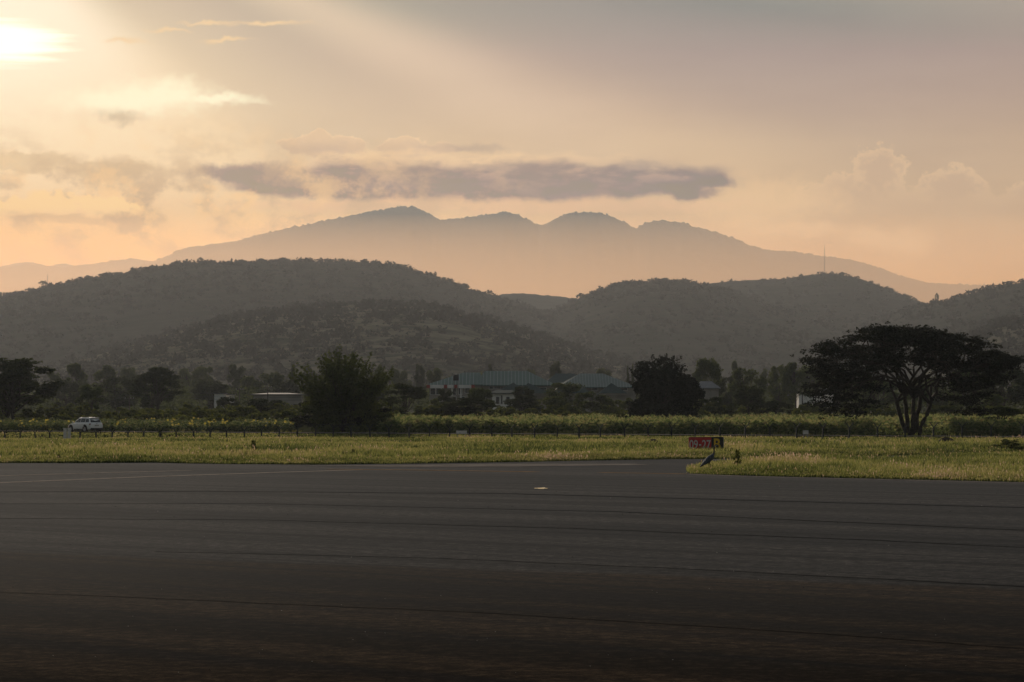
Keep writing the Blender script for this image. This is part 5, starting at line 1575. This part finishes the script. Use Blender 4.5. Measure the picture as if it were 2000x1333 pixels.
quadpanel([(-2.185, -.68, 1.13), (-2.185, .68, 1.13), (-1.955, .60, 1.52), (-1.955, -.60, 1.52)], .02, M_cglass, 'rear_window')
quadpanel([(1.10, -.66, 1.08), (1.10, .66, 1.08), (.36, .56, 1.58), (.36, -.56, 1.58)], .03, M_cglass, 'windscreen')
MB().box((-1.93, 0, 1.63), (.22, 1.15, .05)).build('spoiler', M_paint, car, bevel=.02)
MB().box((-2.31, 0, .41), (.16, 1.56, .22)).build('rear_bumper', M_black, car, bevel=.03)
pl_ = MB().box((-2.39, 0, .78), (.03, .52, .12)).build('number_plate', simple('plate', (.35, .33, .28), .6), car)
MB().cyl((-2.405, 0, .99), (1, 0, 0), .06, .03, 16).build('badge', M_rim, car)
for x in (-1.42, 1.42):
    for sy in (-1, 1):
        MB().cyl((x, sy * .90, .44), (0, 1, 0), .455, .145, 28).build('wheel_arch', M_black, car)
        wl = empty('wheel', (x, sy * .87, .37)); wl.parent = car
        MB().cyl((0, 0, 0), (0, 1, 0), .37, .24, 28).build('tyre', M_tyre, wl, bevel=.02)
        rm = MB().cyl((0, sy * .105, 0), (0, 1, 0), .25, .05, 24, 0)
        for k in range(5):
            a = k * 2 * math.pi / 5; rm.box((math.cos(a) * .13, sy * .14, math.sin(a) * .13), (.05, .03, .05))
        rm.build('rim', M_rim, wl)
car.rotation_euler = (0, 0, math.radians(90 + 42))
setp(car, 'white five door car seen from behind driving away on the road behind the fence', 'car')

# earth mounds and weeds in the meadow
def mound(px, py, d, w_, h, label):
    p = at(px, py, d); zb = float(zg([p.x], [d])[0]); n, r = 24, 7
    V = [(0, 0, h)]; F = []
    rng = np.random.RandomState(int(px))
    for j in range(1, r + 1):
        for k in range(n):
            a = 2 * math.pi * k / n; q = j / r
            V.append((math.cos(a) * w_ / 2 * q, math.sin(a) * w_ / 2 * q, h * math.cos(q * 1.57) ** 1.1 + rng.normal() * .03 * (q < 1) - (.1 if q == 1 else 0)))
    for k in range(n): F.append((0, 1 + k, 1 + (k + 1) % n))
    for j in range(r - 1):
        for k in range(n): F.append((1 + j * n + k, 1 + (j + 1) * n + k, 1 + (j + 1) * n + (k + 1) % n, 1 + j * n + (k + 1) % n))
    o = mesh_np('earth_mound', V, F, simple('dark_earth', (.05, .038, .028), .95, var=.3, scale=4, spec=.05), smooth=True, loc=(p.x, d, zb))
    setp(o, label, 'mound', 'dark earth mounds in the meadow')
mound(1848, 855, 215, 2.0, .5, 'larger dark earth mound in the meadow right of the umbrella tree')
mound(1276, 858, 225, 1.4, .34, 'smaller dark earth mound in the meadow left of the airfield sign')
GW = 'leafy weeds standing in the grass'
for px, by_, wpx, hpx, d, lb in [(1440, 917, 24, 34, 136, 'dark leafy weed right of the heron'), (495, 885, 24, 22, 185, 'dark weed tuft in the left meadow'), (690, 896, 18, 14, 168, 'small dark weed near the paving in the middle'), (1970, 884, 90, 22, 186, 'wide dark green weed bed right of the far taxiway strip'), (115, 904, 16, 14, 153, 'small dark weed at the paving edge on the left'), (313, 856, 14, 18, 290, 'creeper swallowing a fence post left of the thorn tree')]:
    p = at(px, by_, d); s = FPX / d
    t_ = tree('weed', 'olive', 3, (p.x, d, max(float(zg([p.x], [d])[0]), -.7)), hpx / s * 1.2, wpx / s, lb, GW, name='weed', cat='weed')

# ------------------------------------------------------------------ haze
def box_mesh(name, lo, hi, mat):
    x0, y0, z0 = lo; x1, y1, z1 = hi
    V = [(x0, y0, z0), (x1, y0, z0), (x1, y1, z0), (x0, y1, z0), (x0, y0, z1), (x1, y0, z1), (x1, y1, z1), (x0, y1, z1)]
    F = [(3, 2, 1, 0), (4, 5, 6, 7), (0, 1, 5, 4), (1, 2, 6, 5), (2, 3, 7, 6), (3, 0, 4, 7)]
    return mesh_np(name, V, F, mat)
def vol_mat(name, color, dens, aniso):
    m = bpy.data.materials.new(name); m.use_nodes = True
    t = m.node_tree
    for n in list(t.nodes): t.nodes.remove(n)
    pv = t.nodes.new('ShaderNodeVolumePrincipled')
    pv.inputs['Color'].default_value = (*color, 1); pv.inputs['Density'].default_value = dens
    pv.inputs['Anisotropy'].default_value = aniso; pv.inputs['Density Attribute'].default_value = ''
    o = t.nodes.new('ShaderNodeOutputMaterial'); t.links.new(pv.outputs[0], o.inputs['Volume'])
    return m
o = box_mesh('haze', (-9000, -600, -8), (9000, 12980, 760), vol_mat('haze_air', (0.75, 0.82, 0.93), HAZE, 0.4))
setp(o, 'thin warm evening haze filling the valley', 'haze', kind='stuff')
o = box_mesh('smoky_air', (-7000, 700, -5), (7000, 12900, 750), vol_mat('smoky_air', (0.84, 0.77, 0.66), HAZE2, 0.4))
setp(o, 'smokier evening air lying over the hills', 'haze', kind='stuff')
# a bank of thicker mist lying against the mountain, thick at its foot and thinning upwards
y0, y1, zt = 4600, 6350, 430
V = [(-6000, y0, -6), (6000, y0, -6), (6000, y1, -6), (-6000, y1, -6), (6000, y1 - 20, zt), (-6000, y1 - 20, zt), (6000, y1, zt), (-6000, y1, zt)]
F = [(0, 3, 2, 1), (0, 1, 4, 5), (5, 4, 6, 7), (2, 3, 7, 6), (0, 5, 7, 3), (1, 2, 6, 4)]
o = mesh_np('mist_bank', V, F, vol_mat('mist_air', (1.0, 0.64, 0.36), 8.5e-4, 0.65))
setp(o, 'pale orange mist bank lying at the foot of the far mountain', 'mist', kind='stuff')
